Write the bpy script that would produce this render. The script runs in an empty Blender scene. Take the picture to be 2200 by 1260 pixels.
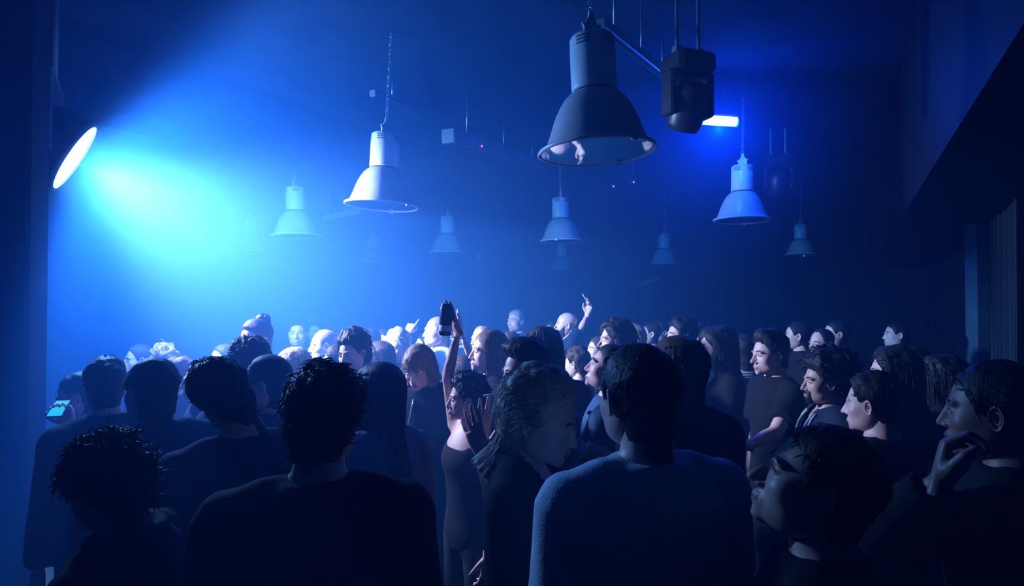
import bpy, math, random
import numpy as np
from mathutils import Vector, Matrix

# ------------------------------------------------------------------ camera, world, lights, exposure
scene = bpy.context.scene
COL = scene.collection
F = 1250.0                       # focal length in pixels of the 2200 x 1260 frame
CAM_Z = 1.86
PITCH = math.atan(20 / F)        # the horizon lies a little below the centre
cam_data = bpy.data.cameras.new('camera')
cam_data.sensor_width = 36.0
cam_data.lens = 36.0 * F / 2200.0
cam_data.clip_start = 0.02
camera = bpy.data.objects.new('camera', cam_data)
camera.location = (0, 0, CAM_Z)
camera.rotation_euler = (math.pi / 2 + PITCH, 0, 0)
COL.objects.link(camera)
scene.camera = camera

def at(px, py, d):
    """a point of the room seen at pixel (px, py), d metres in front of the camera"""
    u, v = (px - 1100) / F, (630 - py) / F
    c, s = math.cos(PITCH), math.sin(PITCH)
    y, z = c - v * s, s + v * c
    k = d / y
    return Vector((u * k, d, CAM_Z + z * k))

world = bpy.data.worlds.new('world')
scene.world = world
world.use_nodes = True
world.node_tree.nodes['Background'].inputs['Color'].default_value = (0, 0, 0, 1)
world.node_tree.nodes['Background'].inputs['Strength'].default_value = 0
# the stage haze that fills the whole place
hz = world.node_tree.nodes.new('ShaderNodeVolumeScatter')
hz.inputs['Color'].default_value = (0.10, 0.39, 1.0, 1)
# it hangs thickest around the spotlight and thins out across the room
gp = world.node_tree.nodes.new('ShaderNodeNewGeometry')
vd = world.node_tree.nodes.new('ShaderNodeVectorMath'); vd.operation = 'DISTANCE'
vd.inputs[1].default_value = (-2.4, 4.5 * 0.55, 2.0 * 0.8)
vsc = world.node_tree.nodes.new('ShaderNodeVectorMath'); vsc.operation = 'MULTIPLY'
vsc.inputs[1].default_value = (1.0, 0.55, 0.8)
world.node_tree.links.new(gp.outputs['Position'], vsc.inputs[0])
world.node_tree.links.new(vsc.outputs[0], vd.inputs[0])
mr = world.node_tree.nodes.new('ShaderNodeMapRange'); mr.interpolation_type = 'SMOOTHSTEP'
for k, v in (('From Min', 0.5), ('From Max', 5.3), ('To Min', 0.16), ('To Max', 0.006)):
    mr.inputs[k].default_value = v
world.node_tree.links.new(vd.outputs['Value'], mr.inputs['Value'])
vd2 = world.node_tree.nodes.new('ShaderNodeVectorMath'); vd2.operation = 'DISTANCE'  # extra haze pocket added near the lens to whiten the beam there
vd2.inputs[1].default_value = (-2.3, 4.1, 2.5)
world.node_tree.links.new(gp.outputs['Position'], vd2.inputs[0])
mr2 = world.node_tree.nodes.new('ShaderNodeMapRange'); mr2.interpolation_type = 'SMOOTHSTEP'
for k, v in (('From Min', 0.2), ('From Max', 2.0), ('To Min', 0.12), ('To Max', 0.0)):
    mr2.inputs[k].default_value = v
world.node_tree.links.new(vd2.outputs['Value'], mr2.inputs['Value'])
sm = world.node_tree.nodes.new('ShaderNodeMath')
world.node_tree.links.new(mr.outputs['Result'], sm.inputs[0])
world.node_tree.links.new(mr2.outputs['Result'], sm.inputs[1])
vd3 = world.node_tree.nodes.new('ShaderNodeVectorMath'); vd3.operation = 'DISTANCE'  # another haze pocket, added around the tube so that its glow shows
vd3.inputs[1].default_value = (1.85, 5.15, 3.35)
world.node_tree.links.new(gp.outputs['Position'], vd3.inputs[0])
mr3 = world.node_tree.nodes.new('ShaderNodeMapRange'); mr3.interpolation_type = 'SMOOTHSTEP'
for k, v in (('From Min', 0.1), ('From Max', 1.5), ('To Min', 0.16), ('To Max', 0.0)):
    mr3.inputs[k].default_value = v
world.node_tree.links.new(vd3.outputs['Value'], mr3.inputs['Value'])
sm3 = world.node_tree.nodes.new('ShaderNodeMath')
world.node_tree.links.new(sm.outputs[0], sm3.inputs[0])
world.node_tree.links.new(mr3.outputs['Result'], sm3.inputs[1])
world.node_tree.links.new(sm3.outputs[0], hz.inputs['Density'])
scene.cycles.volume_step_rate = 3.5
hz.inputs['Anisotropy'].default_value = 0.2
ab = world.node_tree.nodes.new('ShaderNodeVolumeAbsorption')
ab.inputs['Color'].default_value = (0.0, 0.85, 1.0, 1)
ab.inputs['Density'].default_value = 0.11
hs = world.node_tree.nodes.new('ShaderNodeAddShader')
world.node_tree.links.new(hz.outputs[0], hs.inputs[0])
world.node_tree.links.new(ab.outputs[0], hs.inputs[1])
world.node_tree.links.new(hs.outputs[0], world.node_tree.nodes['World Output'].inputs['Volume'])

vs = scene.view_settings
vs.view_transform = 'Standard'
vs.look = 'None'
vs.gamma = 1.0
vs.use_curve_mapping = False
vs.exposure = 0.0
scene.cycles.volume_bounces = 1
scene.cycles.max_bounces = 4
scene.cycles.diffuse_bounces = 2
scene.cycles.glossy_bounces = 2
scene.cycles.sample_clamp_indirect = 3.0
scene.cycles.adaptive_threshold = 0.04
scene.cycles.use_light_tree = False

SPOT_POS = at(158, 337, 3.8)
SPOT_DIR = Vector((0.752, 0.472, -0.465)).normalized()
CORE_DIR = Vector((0.83, 0.19, -0.53)).normalized()
SPOT_COL = (0.58, 0.44, 1.0)
BLUE_COL = (0.006, 0.07, 1.0)

def lamp(name, kind, loc, direction, energy, color, **kw):
    l = bpy.data.lights.new(name, kind)
    l.energy = energy
    l.color = color
    for k, v in kw.items():
        setattr(l, k, v)
    o = bpy.data.objects.new(name, l)
    o.location = loc
    if direction is not None:
        o.rotation_euler = Vector(direction).to_track_quat('-Z', 'Y').to_euler()
    COL.objects.link(o)
    return o

lamp('spotlight_beam', 'SPOT', SPOT_POS + SPOT_DIR * 0.03, SPOT_DIR, 1200, (0.14, 0.28, 1.0),
     spot_size=math.radians(170), spot_blend=0.25, shadow_soft_size=0.19)
lamp('spotlight_core', 'SPOT', SPOT_POS + SPOT_DIR * 0.03, CORE_DIR, 4200, SPOT_COL,
     spot_size=math.radians(94), spot_blend=0.85, shadow_soft_size=0.19)
TUBE_A, TUBE_B = at(1490, 258, 5.15), at(1582, 262, 5.15)
lamp('tube_light', 'POINT', (TUBE_A + TUBE_B) / 2 + Vector((0.03, -0.02, -0.075)), None, 110, BLUE_COL, shadow_soft_size=0.03)

# room axes: the hall is seen at an angle; E1 runs right and away, E2 left and away
E1 = Vector((0.5, 0.866, 0))
E2 = Vector((-0.866, 0.5, 0))
A0, A1, B0, B1, CEIL = -1.45, 10.0, -3.0, 15.0, 3.9

# ------------------------------------------------------------------ helpers
def setp(o, label=None, cat=None, group=None, kind=None):
    if label: o['label'] = label
    if cat: o['category'] = cat
    if group: o['group'] = group
    if kind: o['kind'] = kind
    return o

def mesh_from(name, V, Fs, smooth=True, mats=(), midx=None):
    m = bpy.data.meshes.new(name)
    V = np.asarray(V, dtype=np.float32).reshape(-1, 3)
    if isinstance(Fs, np.ndarray):
        n, k = Fs.shape
        m.vertices.add(len(V)); m.vertices.foreach_set('co', V.ravel())
        m.loops.add(n * k); m.loops.foreach_set('vertex_index', Fs.astype(np.int32).ravel())
        m.polygons.add(n); m.polygons.foreach_set('loop_start', np.arange(0, n * k, k, dtype=np.int32))
        m.update(calc_edges=True)
    else:
        m.from_pydata(V.tolist(), [], Fs)
    if smooth:
        m.polygons.foreach_set('use_smooth', np.ones(len(m.polygons), dtype=bool))
    for a in mats: m.materials.append(a)
    if midx is not None:
        m.polygons.foreach_set('material_index', np.asarray(midx, dtype=np.int32))
    m.update()
    return m

def ob(name, mesh, parent=None, loc=None, **props):
    o = bpy.data.objects.new(name, mesh)
    COL.objects.link(o)
    if parent is not None: o.parent = parent
    if loc is not None: o.location = loc
    return setp(o, **props)

def empty(name, loc=(0, 0, 0), rz=0.0, **props):
    o = bpy.data.objects.new(name, None)
    o.empty_display_size = 0.1
    o.location = loc
    o.rotation_euler = (0, 0, rz)
    COL.objects.link(o)
    return setp(o, **props)

class Geo:
    """collects shapes that become ONE mesh"""
    def __init__(s): s.v, s.f, s.m = [], [], []
    def add(s, V, Fs, mi=0):
        b = len(s.v)
        s.v.extend([tuple(map(float, p)) for p in V])
        for f in Fs:
            s.f.append([b + int(i) for i in f]); s.m.append(mi)
        return s
    def box(s, c, size, ax=None, mi=0, bev=0.0):
        c = Vector(c); hx, hy, hz = [q / 2 for q in size]
        ax = ax or (Vector((1, 0, 0)), Vector((0, 1, 0)), Vector((0, 0, 1)))
        if bev <= 0:
            V = [c + ax[0] * (x * hx) + ax[1] * (y * hy) + ax[2] * (z * hz) for z in (-1, 1) for y in (-1, 1) for x in (-1, 1)]
            return s.add(V, [(0, 2, 3, 1), (4, 5, 7, 6), (0, 1, 5, 4), (2, 6, 7, 3), (0, 4, 6, 2), (1, 3, 7, 5)], mi)
        V = []
        for z, k in ((-hz, hz and bev), (-hz + bev, 0), (hz - bev, 0), (hz, bev)):
            for x, y in ((-hx + bev, -hy), (hx - bev, -hy), (hx, -hy + bev), (hx, hy - bev), (hx - bev, hy), (-hx + bev, hy), (-hx, hy - bev), (-hx, -hy + bev)):
                fx, fy = (hx - k) / hx, (hy - k) / hy
                V.append(c + ax[0] * (x * fx) + ax[1] * (y * fy) + ax[2] * z)
        Fs = [tuple(range(7, -1, -1)), tuple(range(24, 32))]
        for r in range(3):
            for i in range(8):
                j = (i + 1) % 8
                Fs.append((r * 8 + i, r * 8 + j, r * 8 + 8 + j, r * 8 + 8 + i))
        return s.add(V, Fs, mi)
    def lathe(s, prof, c=(0, 0, 0), n=32, mi=0, mat=None, closed=False):
        V, Fs = [], []
        for r, z in prof:
            for i in range(n):
                a = 2 * math.pi * i / n
                p = Vector((r * math.cos(a), r * math.sin(a), z))
                if mat is not None: p = mat @ p
                V.append(p + Vector(c))
        k = len(prof)
        for j in range(k - 1 + (1 if closed else 0)):
            j2 = (j + 1) % k
            for i in range(n):
                i2 = (i + 1) % n
                Fs.append((j * n + i, j * n + i2, j2 * n + i2, j2 * n + i))
        return s.add(V, Fs, mi)
    def tube(s, pts, rad, n=8, mi=0, cap=True, close=False):
        pts = [Vector(p) for p in pts]; k = len(pts)
        rad = rad if hasattr(rad, '__len__') else [rad] * k
        V, Fs = [], []
        t0 = (pts[1] - pts[0]).normalized()
        nrm = t0.orthogonal().normalized()
        for j in range(k):
            a = pts[(j - 1) % k] if (close or j > 0) else pts[0]
            b = pts[(j + 1) % k] if (close or j < k - 1) else pts[-1]
            t = (b - a).normalized()
            nrm = (nrm - t * nrm.dot(t)).normalized()
            bn = t.cross(nrm)
            for i in range(n):
                q = 2 * math.pi * i / n
                V.append(pts[j] + (nrm * math.cos(q) + bn * math.sin(q)) * rad[j])
        for j in range(k if close else k - 1):
            j2 = (j + 1) % k
            for i in range(n):
                i2 = (i + 1) % n
                Fs.append((j * n + i, j * n + i2, j2 * n + i2, j2 * n + i))
        if cap and not close:
            Fs.append(tuple(range(n - 1, -1, -1))); Fs.append(tuple((k - 1) * n + i for i in range(n)))
        return s.add(V, Fs, mi)
    def mesh(s, name, mats, smooth=True):
        m = mesh_from(name, s.v, s.f, smooth, mats if isinstance(mats, (list, tuple)) else (mats,), s.m)
        return m

def sharp(m, angle=40):
    """flat shading at hard edges"""
    try: m.set_sharp_from_angle(angle=math.radians(angle))
    except Exception: pass
    return m

# ------------------------------------------------------------------ materials (all procedural)
def mat(name, col, rough=0.6, metal=0.0, spec=0.5, noise=0.0, nscale=20.0, bump=0.0, bscale=60.0, emit=None, estr=0.0, sheen=0.0, coord='Object'):
    m = bpy.data.materials.new(name); m.use_nodes = True
    nt = m.node_tree; b = nt.nodes['Principled BSDF']
    b.inputs['Base Color'].default_value = (*col, 1)
    b.inputs['Roughness'].default_value = rough
    b.inputs['Metallic'].default_value = metal
    b.inputs['Specular IOR Level'].default_value = spec
    if sheen: b.inputs['Sheen Weight'].default_value = sheen
    if emit:
        b.inputs['Emission Color'].default_value = (*emit, 1); b.inputs['Emission Strength'].default_value = estr
    if noise or bump:
        tc = nt.nodes.new('ShaderNodeTexCoord')
    if noise:
        n = nt.nodes.new('ShaderNodeTexNoise'); n.inputs['Scale'].default_value = nscale; n.inputs['Detail'].default_value = 4
        nt.links.new(tc.outputs[coord], n.inputs['Vector'])
        r = nt.nodes.new('ShaderNodeMapRange')
        r.inputs['From Min'].default_value = 0.3; r.inputs['From Max'].default_value = 0.7
        r.inputs['To Min'].default_value = 1 - noise; r.inputs['To Max'].default_value = 1 + noise
        nt.links.new(n.outputs['Fac'], r.inputs['Value'])
        mx = nt.nodes.new('ShaderNodeMix'); mx.data_type = 'RGBA'; mx.blend_type = 'MULTIPLY'
        mx.inputs['Factor'].default_value = 1.0
        mx.inputs['A'].default_value = (*col, 1)
        nt.links.new(r.outputs['Result'], mx.inputs['B'])
        nt.links.new(mx.outputs['Result'], b.inputs['Base Color'])
    if bump:
        n2 = nt.nodes.new('ShaderNodeTexNoise'); n2.inputs['Scale'].default_value = bscale; n2.inputs['Detail'].default_value = 3
        nt.links.new(tc.outputs[coord], n2.inputs['Vector'])
        bp = nt.nodes.new('ShaderNodeBump'); bp.inputs['Strength'].default_value = bump; bp.inputs['Distance'].default_value = 0.01
        nt.links.new(n2.outputs['Fac'], bp.inputs['Height'])
        nt.links.new(bp.outputs['Normal'], b.inputs['Normal'])
    if emit:
        m.cycles.emission_sampling = 'NONE'
    return m

def glass_mat(name, tint=(0.9, 0.95, 1.0), gloss=0.12):
    m = bpy.data.materials.new(name); m.use_nodes = True
    nt = m.node_tree; nt.nodes.clear()
    o = nt.nodes.new('ShaderNodeOutputMaterial'); t = nt.nodes.new('ShaderNodeBsdfTransparent'); t.inputs['Color'].default_value = (*tint, 1)
    g = nt.nodes.new('ShaderNodeBsdfGlossy'); g.inputs['Roughness'].default_value = 0.03
    fr = nt.nodes.new('ShaderNodeFresnel'); fr.inputs['IOR'].default_value = 1.5
    ad = nt.nodes.new('ShaderNodeMath'); ad.operation = 'ADD'; ad.use_clamp = True; ad.inputs[1].default_value = gloss
    mx = nt.nodes.new('ShaderNodeMixShader')
    nt.links.new(fr.outputs['Fac'], ad.inputs[0]); nt.links.new(ad.outputs[0], mx.inputs['Fac'])
    nt.links.new(t.outputs[0], mx.inputs[1]); nt.links.new(g.outputs[0], mx.inputs[2]); nt.links.new(mx.outputs[0], o.inputs['Surface'])
    return m

M = {}
M['floor'] = mat('floor_boards', (0.16, 0.13, 0.11), 0.35, noise=0.3, nscale=6, bump=0.2, bscale=30)
M['wall'] = mat('dark_plaster', (0.010, 0.022, 0.045), 0.85, spec=.08, noise=0.25, nscale=3, bump=0.3, bscale=18)
M['ceiling'] = mat('painted_ceiling', (0.014, 0.028, 0.05), 0.9, spec=.08, noise=0.25, nscale=3, bump=0.4, bscale=14)
M['pillar'] = mat('grey_column_paint', (0.06, 0.11, 0.15), 0.7, noise=0.2, nscale=5, bump=0.2, bscale=20)
M['black'] = mat('matte_black_paint', (0.012, 0.012, 0.014), 0.6, spec=.08, noise=0.2, nscale=8)
M['curtain'] = mat('black_curtain_cloth', (0.012, 0.016, 0.02), 0.95, spec=.08, noise=0.2, nscale=30, sheen=0.2)
M['enamel'] = mat('white_enamel', (0.78, 0.80, 0.82), 0.32, noise=0.07, nscale=9, bump=0.03, bscale=12)
M['enamel_shade'] = mat('grey_enamel', (0.52, 0.55, 0.58), 0.38, noise=0.10, nscale=10, bump=0.04, bscale=14)
M['groove'] = mat('dark_groove', (0.03, 0.03, 0.035), 0.7)
M['steel'] = mat('worn_steel', (0.5, 0.52, 0.55), 0.35, metal=0.8, noise=0.2, nscale=40)
M['pipe'] = mat('grey_pipe', (0.16, 0.17, 0.19), 0.5, noise=0.2, nscale=10)
M['plastic'] = mat('black_plastic', (0.02, 0.02, 0.024), 0.4, noise=0.15, nscale=20)
M['lens_glass'] = mat('dark_lens', (0.10, 0.13, 0.18), 0.08, spec=0.8)
M['glass'] = glass_mat('lamp_glass')
M['beam'] = mat('lit_lens', (0.9, 0.95, 1.0), 0.3, emit=(0.62, 0.82, 1.0), estr=40)
M['tube'] = mat('lit_tube', (0.8, 0.85, 1.0), 0.3, emit=(0.55, 0.62, 1.0), estr=3.2)
M['led'] = mat('red_led', (0.5, 0.05, 0.2), 0.3, emit=(1.0, 0.12, 0.55), estr=2.5)
# ------------------------------------------------------------------ the setting
UP = Vector((0, 0, 1))
AX = (E1, E2, UP)
def room_pt(b, a, z): return E1 * b + E2 * a + UP * z
def slab(name, b0, b1, a0, a1, z0, z1, m, **props):
    g = Geo().box(room_pt((b0 + b1) / 2, (a0 + a1) / 2, (z0 + z1) / 2), (b1 - b0, a1 - a0, z1 - z0), AX)
    return ob(name, g.mesh(name, m, smooth=False), **props)
ST = dict(kind='structure')
T = 0.25
slab('floor', B0 - T, B1 + T, A0 - T, A1 + T, -0.2, 0, M['floor'], label='dark worn club floor under the crowd', **ST)
slab('ceiling', B0 - T, B1 + T, A0 - T, A1 + T, CEIL, CEIL + 0.2, M['ceiling'], label='dark painted ceiling above the hanging lamps', **ST)
slab('wall_back', B1, B1 + T, A0 - T, A1 + T, 0, CEIL, M['wall'], label='dark far wall lost in blue haze', **ST)
slab('wall_front', B0 - T, B0, A0 - T, A1 + T, 0, CEIL, M['wall'], label='dark wall behind the photographer', **ST)
slab('wall_left', B0, B1, A1, A1 + T, 0, CEIL, M['wall'], label='dark wall on the far left in haze', **ST)
slab('wall_right', B0, B1, A0 - T, A0, 0, CEIL, M['wall'], label='dark wall at the right edge', **ST)

# ceiling downstand beams running away to the right, and the soffit along the right wall
p = at(240, 240, 4.4)
aB = p.dot(E2)
slab('trim_1', B0, B1, aB, aB + 0.45, p.z, CEIL, M['ceiling'], label='concrete ceiling beam above the bright spotlight', **ST)
slab('trim_2', B0, B1, A0, -0.42, 2.62, CEIL, M['black'], label='black soffit along the right wall', **ST)

# the black partition at the left edge
pl = at(106, 650, 3.3)
g = Geo().box((pl.x - 0.8, pl.y - 0.075, CEIL / 2), (1.6, 0.15, CEIL), bev=0.015)
ob('wall_partition', g.mesh('wall_partition', M['black'], smooth=False), label='black partition wall at the left edge', kind='structure')

# columns at the right
for i, (px0, px1, d, lab) in enumerate(((2097, 2130, 5.6, 'grey square column standing by the right wall'),)):
    a, b = at(px0, 650, d), at(px1, 650, d)
    w = b.x - a.x
    g = Geo()
    g.box(((a.x + b.x) / 2, d + w / 2, CEIL / 2), (w, w, CEIL), bev=0.015)
    ob('trim_%d' % (i + 3), g.mesh('column', M['pillar'], smooth=False), label=lab, kind='structure')

# black curtain between the two columns
def curtain():
    a, b = at(2138, 650, 5.3), at(2205, 650, 4.0)
    n, V, Fs = 90, [], []
    side = Vector((b.y - a.y, a.x - b.x, 0)).normalized()
    for j, z in enumerate((0.02, 1.3, 2.58)):
        for i in range(n + 1):
            t = i / n
            q = a.lerp(b, t) + side * (0.035 * math.sin(t * 46) + 0.015 * math.sin(t * 101 + j))
            V.append((q.x, q.y, z))
    for j in range(2):
        for i in range(n):
            Fs.append((j * (n + 1) + i, j * (n + 1) + i + 1, (j + 1) * (n + 1) + i + 1, (j + 1) * (n + 1) + i))
    g = Geo(); g.add(V, Fs)
    back = [Vector(v) + side * 0.006 for v in V]; g.add(back, [tuple(reversed(f)) for f in Fs])
    return ob('curtain', g.mesh('curtain', M['curtain']), label='black folded curtain hanging beside the grey column at right', cat='curtain')
curtain()

# ------------------------------------------------------------------ pendant lamps
def lamp_meshes():
    R = {}
    g = Geo()      # housing: a tall drum
    g.lathe([(0, .545), (.07, .545), (.098, .538), (.106, .522), (.106, .30), (.104, .285), (.0, .285)], n=40)
    R['housing'] = g.mesh('housing', M['enamel'])
    g = Geo()
    g.lathe([(.0, .290), (.099, .290), (.099, .262), (.0, .262)], n=40)
    R['neck_groove'] = g.mesh('neck_groove', M['groove'])
    g = Geo()      # shade: a bell with an inner side
    pr = [(.085, .275), (.112, .272), (.124, .262), (.146, .240), (.166, .208), (.185, .170), (.202, .125), (.217, .080), (.232, .042), (.247, .014), (.262, .004), (.266, .004)]
    inn = [(.262, .008), (.244, .018), (.227, .046), (.211, .084), (.196, .128), (.178, .172), (.158, .208), (.138, .236), (.085, .262)]
    g.lathe(pr + inn, n=56, closed=True)
    R['shade'] = g.mesh('shade', M['enamel_shade'])
    g = Geo()      # rolled rim
    g.lathe([(.266 + .009 * math.cos(t), .004 + .009 * math.sin(t)) for t in [2 * math.pi * i / 10 for i in range(10)]], n=56, closed=True)
    R['rim'] = g.mesh('rim', M['enamel'])
    g = Geo()
    g.lathe([(0, .006), (.258, .006), (.258, .001), (0, .001)], n=48)
    R['glass_cover'] = sharp(g.mesh('glass_cover', M['glass']))
    g = Geo()      # bulb
    g.lathe([(0, .06), (.03, .066), (.048, .09), (.05, .12), (.036, .16), (.022, .19), (.022, .25), (0, .25)], n=20)
    R['bulb'] = g.mesh('bulb', M['enamel'])
    g = Geo()      # one group of three vent slots
    for z in (.515, .500, .485):
        V, Fs = [], []
        n = 9
        for i in range(n):
            a = math.radians(-19 + 38 * i / (n - 1))
            for rr, zz in ((.1035, z - .0035), (.1072, z - .0035), (.1072, z + .0035), (.1035, z + .0035)):
                V.append((rr * math.cos(a), rr * math.sin(a), zz))
        for i in range(n - 1):
            for k in range(4):
                k2 = (k + 1) % 4
                Fs.append((i * 4 + k, i * 4 + k2, i * 4 + 4 + k2, i * 4 + 4 + k))
        Fs += [(3, 2, 1, 0), tuple((n - 1) * 4 + k for k in range(4))]
        g.add(V, Fs)
    R['vent_slots'] = g.mesh('vent_slots', M['groove'], smooth=False)
    g = Geo()      # hanging bracket: a plate that narrows to an eye
    pts = [(-.035, .543), (.035, .543), (.042, .575), (.03, .60), (.014, .635), (.012, .66), (-.012, .66), (-.014, .635), (-.036, .605), (-.042, .57)]
    V = [(x, -.006, z) for x, z in pts] + [(x, .006, z) for x, z in pts]
    k = len(pts)
    g.add(V, [tuple(range(k)), tuple(range(2 * k - 1, k - 1, -1))] + [(i + k, (i + 1) % k + k, (i + 1) % k, i) for i in range(k)])
    g.box((0, 0, .59), (.09, .014, .012)); g.tube([(-.05, 0, .60), (.05, 0, .60)], .006, 8)
    R['bracket'] = g.mesh('bracket', M['enamel_shade'], smooth=False)
    g = Geo()
    z = .672
    for i in range(22):
        pts = []
        for j in range(12):
            a = 2 * math.pi * j / 12
            x, y = .011 * math.cos(a), .021 * math.sin(a)
            pts.append((x, 0, z + y) if i % 2 == 0 else (0, x, z + y))
        g.tube(pts, .0032, 6, close=True); z += .031
    R['chain'] = g.mesh('chain', M['steel'])
    g = Geo()
    g.box((.268, 0, -.004), (.018, .03, .022), bev=.003); g.box((.255, 0, .012), (.02, .016, .012))
    R['clip'] = g.mesh('clip', M['steel'], smooth=False)
    return R
LM = lamp_meshes()
LAMP_G = 'white industrial pendant lamps over the crowd'
LAMPS = [  # rim centre x, y, rim width, lean (x, y degrees), spin, label
    (1283, 328, 255, (0, -2.5), 0.4, 'largest grey pendant lamp hanging nearest, high above the crowd'),
    (820, 443, 158, (0, 3.0), 0.9, 'second largest pendant lamp, brightly lit, hanging left of centre'),
    (637, 508, 107, (0, -1.5), 1.3, 'white pendant lamp nearest the bright spotlight beam'),
    (537, 541, 74, (0, 0), 0.2, 'faint leftmost pendant lamp nearly lost in the bright beam'),
    (802, 566, 62, (0, 0), 0.7, 'small distant pendant lamp directly below the second largest lamp'),
    (961, 544, 80, (0, 0.5), 2.1, 'pale pendant lamp between the second largest lamp and the centre'),
    (1030, 591, 48, (0, 0), 0.5, 'smallest ghostly pendant lamp far off in haze, near the centre'),
    (1206, 519, 95, (0, -1.0), 1.7, 'pendant lamp hanging right below the largest lamp'),
    (1207, 580, 56, (0, 0), 0.1, 'tiny distant pendant lamp peeking out beneath another lamp at centre'),
    (1594, 474, 120, (0, 1.0), 2.6, 'blue lit pendant lamp hanging beneath the glowing tube'),
    (1428, 568, 66, (0, 0), 1.1, 'dim blue pendant lamp left of the blue lit one'),
    (1720, 548, 66, (0, 0.5), 0.3, 'dim dark blue pendant lamp right of the glowing tube'),
    (1915, 550, 66, (0, 0), 0.6, 'barely visible rightmost pendant lamp in the dark'),
]
def pendant(px, py, w, lean, spin, label):
    d = F * 0.55 / w
    p = at(px, py, d)
    r = empty('pendant_lamp', p, spin, label=label, cat='lamp', group=LAMP_G)
    r.rotation_euler = (Matrix.Rotation(math.radians(lean[1]), 3, 'Y') @ Matrix.Rotation(math.radians(lean[0]), 3, 'X') @ Matrix.Rotation(spin, 3, 'Z')).to_euler()
    for k in ('housing', 'neck_groove', 'shade', 'rim', 'glass_cover', 'bulb', 'bracket', 'chain'):
        ob(k, LM[k], r)
    for i in range(5):
        o = ob('vent_slots', LM['vent_slots'], r); o.rotation_euler = (0, 0, 2 * math.pi * i / 5)
    for i in range(3):
        o = ob('clip', LM['clip'], r); o.rotation_euler = (0, 0, 2 * math.pi * i / 3 + .6)
    return r
for a in LAMPS: pendant(*a)

# ------------------------------------------------------------------ the big spotlight
def spotlight():
    q = SPOT_DIR.to_track_quat('Z', 'Y').to_matrix()
    r = empty('spotlight', SPOT_POS, label='big round spotlight throwing the bright white blue beam', cat='spotlight')
    def P(v): return q @ Vector(v)
    g = Geo().lathe([(0, .0), (.232, .0), (.232, -.012), (0, -.012)], n=48, mat=q)
    ob('lens', g.mesh('lens', M['beam']), r, label='glowing white lens')
    g = Geo().lathe([(.236, .012), (.262, .012), (.266, -.02), (.262, -.16), (.20, -.34), (.12, -.40), (0, -.40)], n=40, mat=q)
    g.lathe([(.236, .012), (.236, -.03), (0, -.03)], n=40, mat=q)
    ob('housing', g.mesh('housing', M['plastic']), r)
    side = UP.cross(SPOT_DIR).normalized()
    g = Geo()
    for s in (-1, 1):
        g.box(side * (s * .285) + UP * .16 - SPOT_DIR * .12, (.02, .05, .5), (side, side.cross(UP), UP))
    g.box(UP * .41 - SPOT_DIR * .12, (.60, .05, .02), (side, side.cross(UP), UP))
    ob('yoke', g.mesh('yoke', M['steel'], smooth=False), r)
    g = Geo().tube([UP * .42 - SPOT_DIR * .12, UP * (CEIL - SPOT_POS.z) - SPOT_DIR * .12], .02, 10)
    ob('hanging_pipe', g.mesh('hanging_pipe', M['pipe']), r)
    g = Geo()
    for i in range(5): g.box(-SPOT_DIR * (.20 + .03 * i) + UP * .21, (.16, .012, .03), (side, SPOT_DIR, UP))
    ob('cooling_fins', g.mesh('cooling_fins', M['plastic'], smooth=False), r)
spotlight()

# ------------------------------------------------------------------ the glowing tube, moving heads, ceiling rails
def tube_fixture():
    c = (TUBE_A + TUBE_B) / 2
    r = empty('tube_lamp', c, label='short glowing blue white tube lamp beside the moving head light', cat='lamp')
    a, b = TUBE_A - c, TUBE_B - c
    g = Geo().tube([a + Vector((.02, 0, .01)), a.lerp(b, .3) + Vector((0, 0, .005)), b], .042, 16)
    ob('tube', g.mesh('tube', M['tube']), r, label='glowing white tube')
    g = Geo().tube([b, b + Vector((.025, 0, -.005))], .046, 16); g.tube([a, a + Vector((.025, 0, 0))], .046, 16)
    ob('end_caps', g.mesh('end_caps', M['steel']), r)
    g = Geo().box(((a + b) / 2 + Vector((0, 0.02, .065))), (.42, .08, .03))
    for t in (.2, .8):
        q = a.lerp(b, t); g.tube([q + Vector((0, .02, .07)), (q.x, .02, CEIL - c.z)], .007, 6)
    ob('holder', g.mesh('holder', M['plastic'], smooth=False), r)
tube_fixture()

def moving_head(px, py, d, s, rz, tilt, label, lensmat):
    p = at(px, py, d)
    r = empty('moving_head_light', p, rz, label=label, cat='stage light', group='moving head lights under the ceiling')
    r.scale = (s, s, s)
    g = Geo().box((0, 0, .33), (.34, .30, .16), bev=.03)
    ob('base', g.mesh('base', M['plastic'], smooth=False), r)
    g = Geo()
    for k in (-1, 1): g.box((k * .175, 0, .10), (.05, .15, .34), bev=.015)
    g.box((0, 0, .245), (.36, .17, .05), bev=.012)
    ob('yoke', g.mesh('yoke', M['plastic'], smooth=False), r)
    rt = Matrix.Rotation(tilt, 3, 'X')
    g = Geo().lathe([(0, .20), (.10, .19), (.14, .12), (.145, 0), (.138, -.12), (.12, -.17), (.098, -.175), (.095, -.165)], n=28, mat=rt)
    hd = ob('head', g.mesh('head', M['plastic']), r)
    g = Geo().lathe([(0, -.165), (.095, -.165), (.095, -.16), (0, -.16)], n=28, mat=rt)
    ob('lens', g.mesh('lens', lensmat), hd)
    g = Geo()
    for k in (-1, 1): g.tube([(k * .1, 0, .40), (k * .1, 0, (CEIL - p.z) / s)], .016, 8); g.box((k * .1, 0, .44), (.05, .06, .06))
    ob('clamps', g.mesh('clamps', M['steel'], smooth=False), r)
moving_head(1478, 232, 3.6, 0.80, 0.35, 0.5, 'black moving head light hanging in front of the glowing tube', M['lens_glass'])
moving_head(1672, 396, 6.8, 0.80, -0.2, 0.3, 'small black moving head light behind the blue lit lamp', M['lens_glass'])

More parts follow.
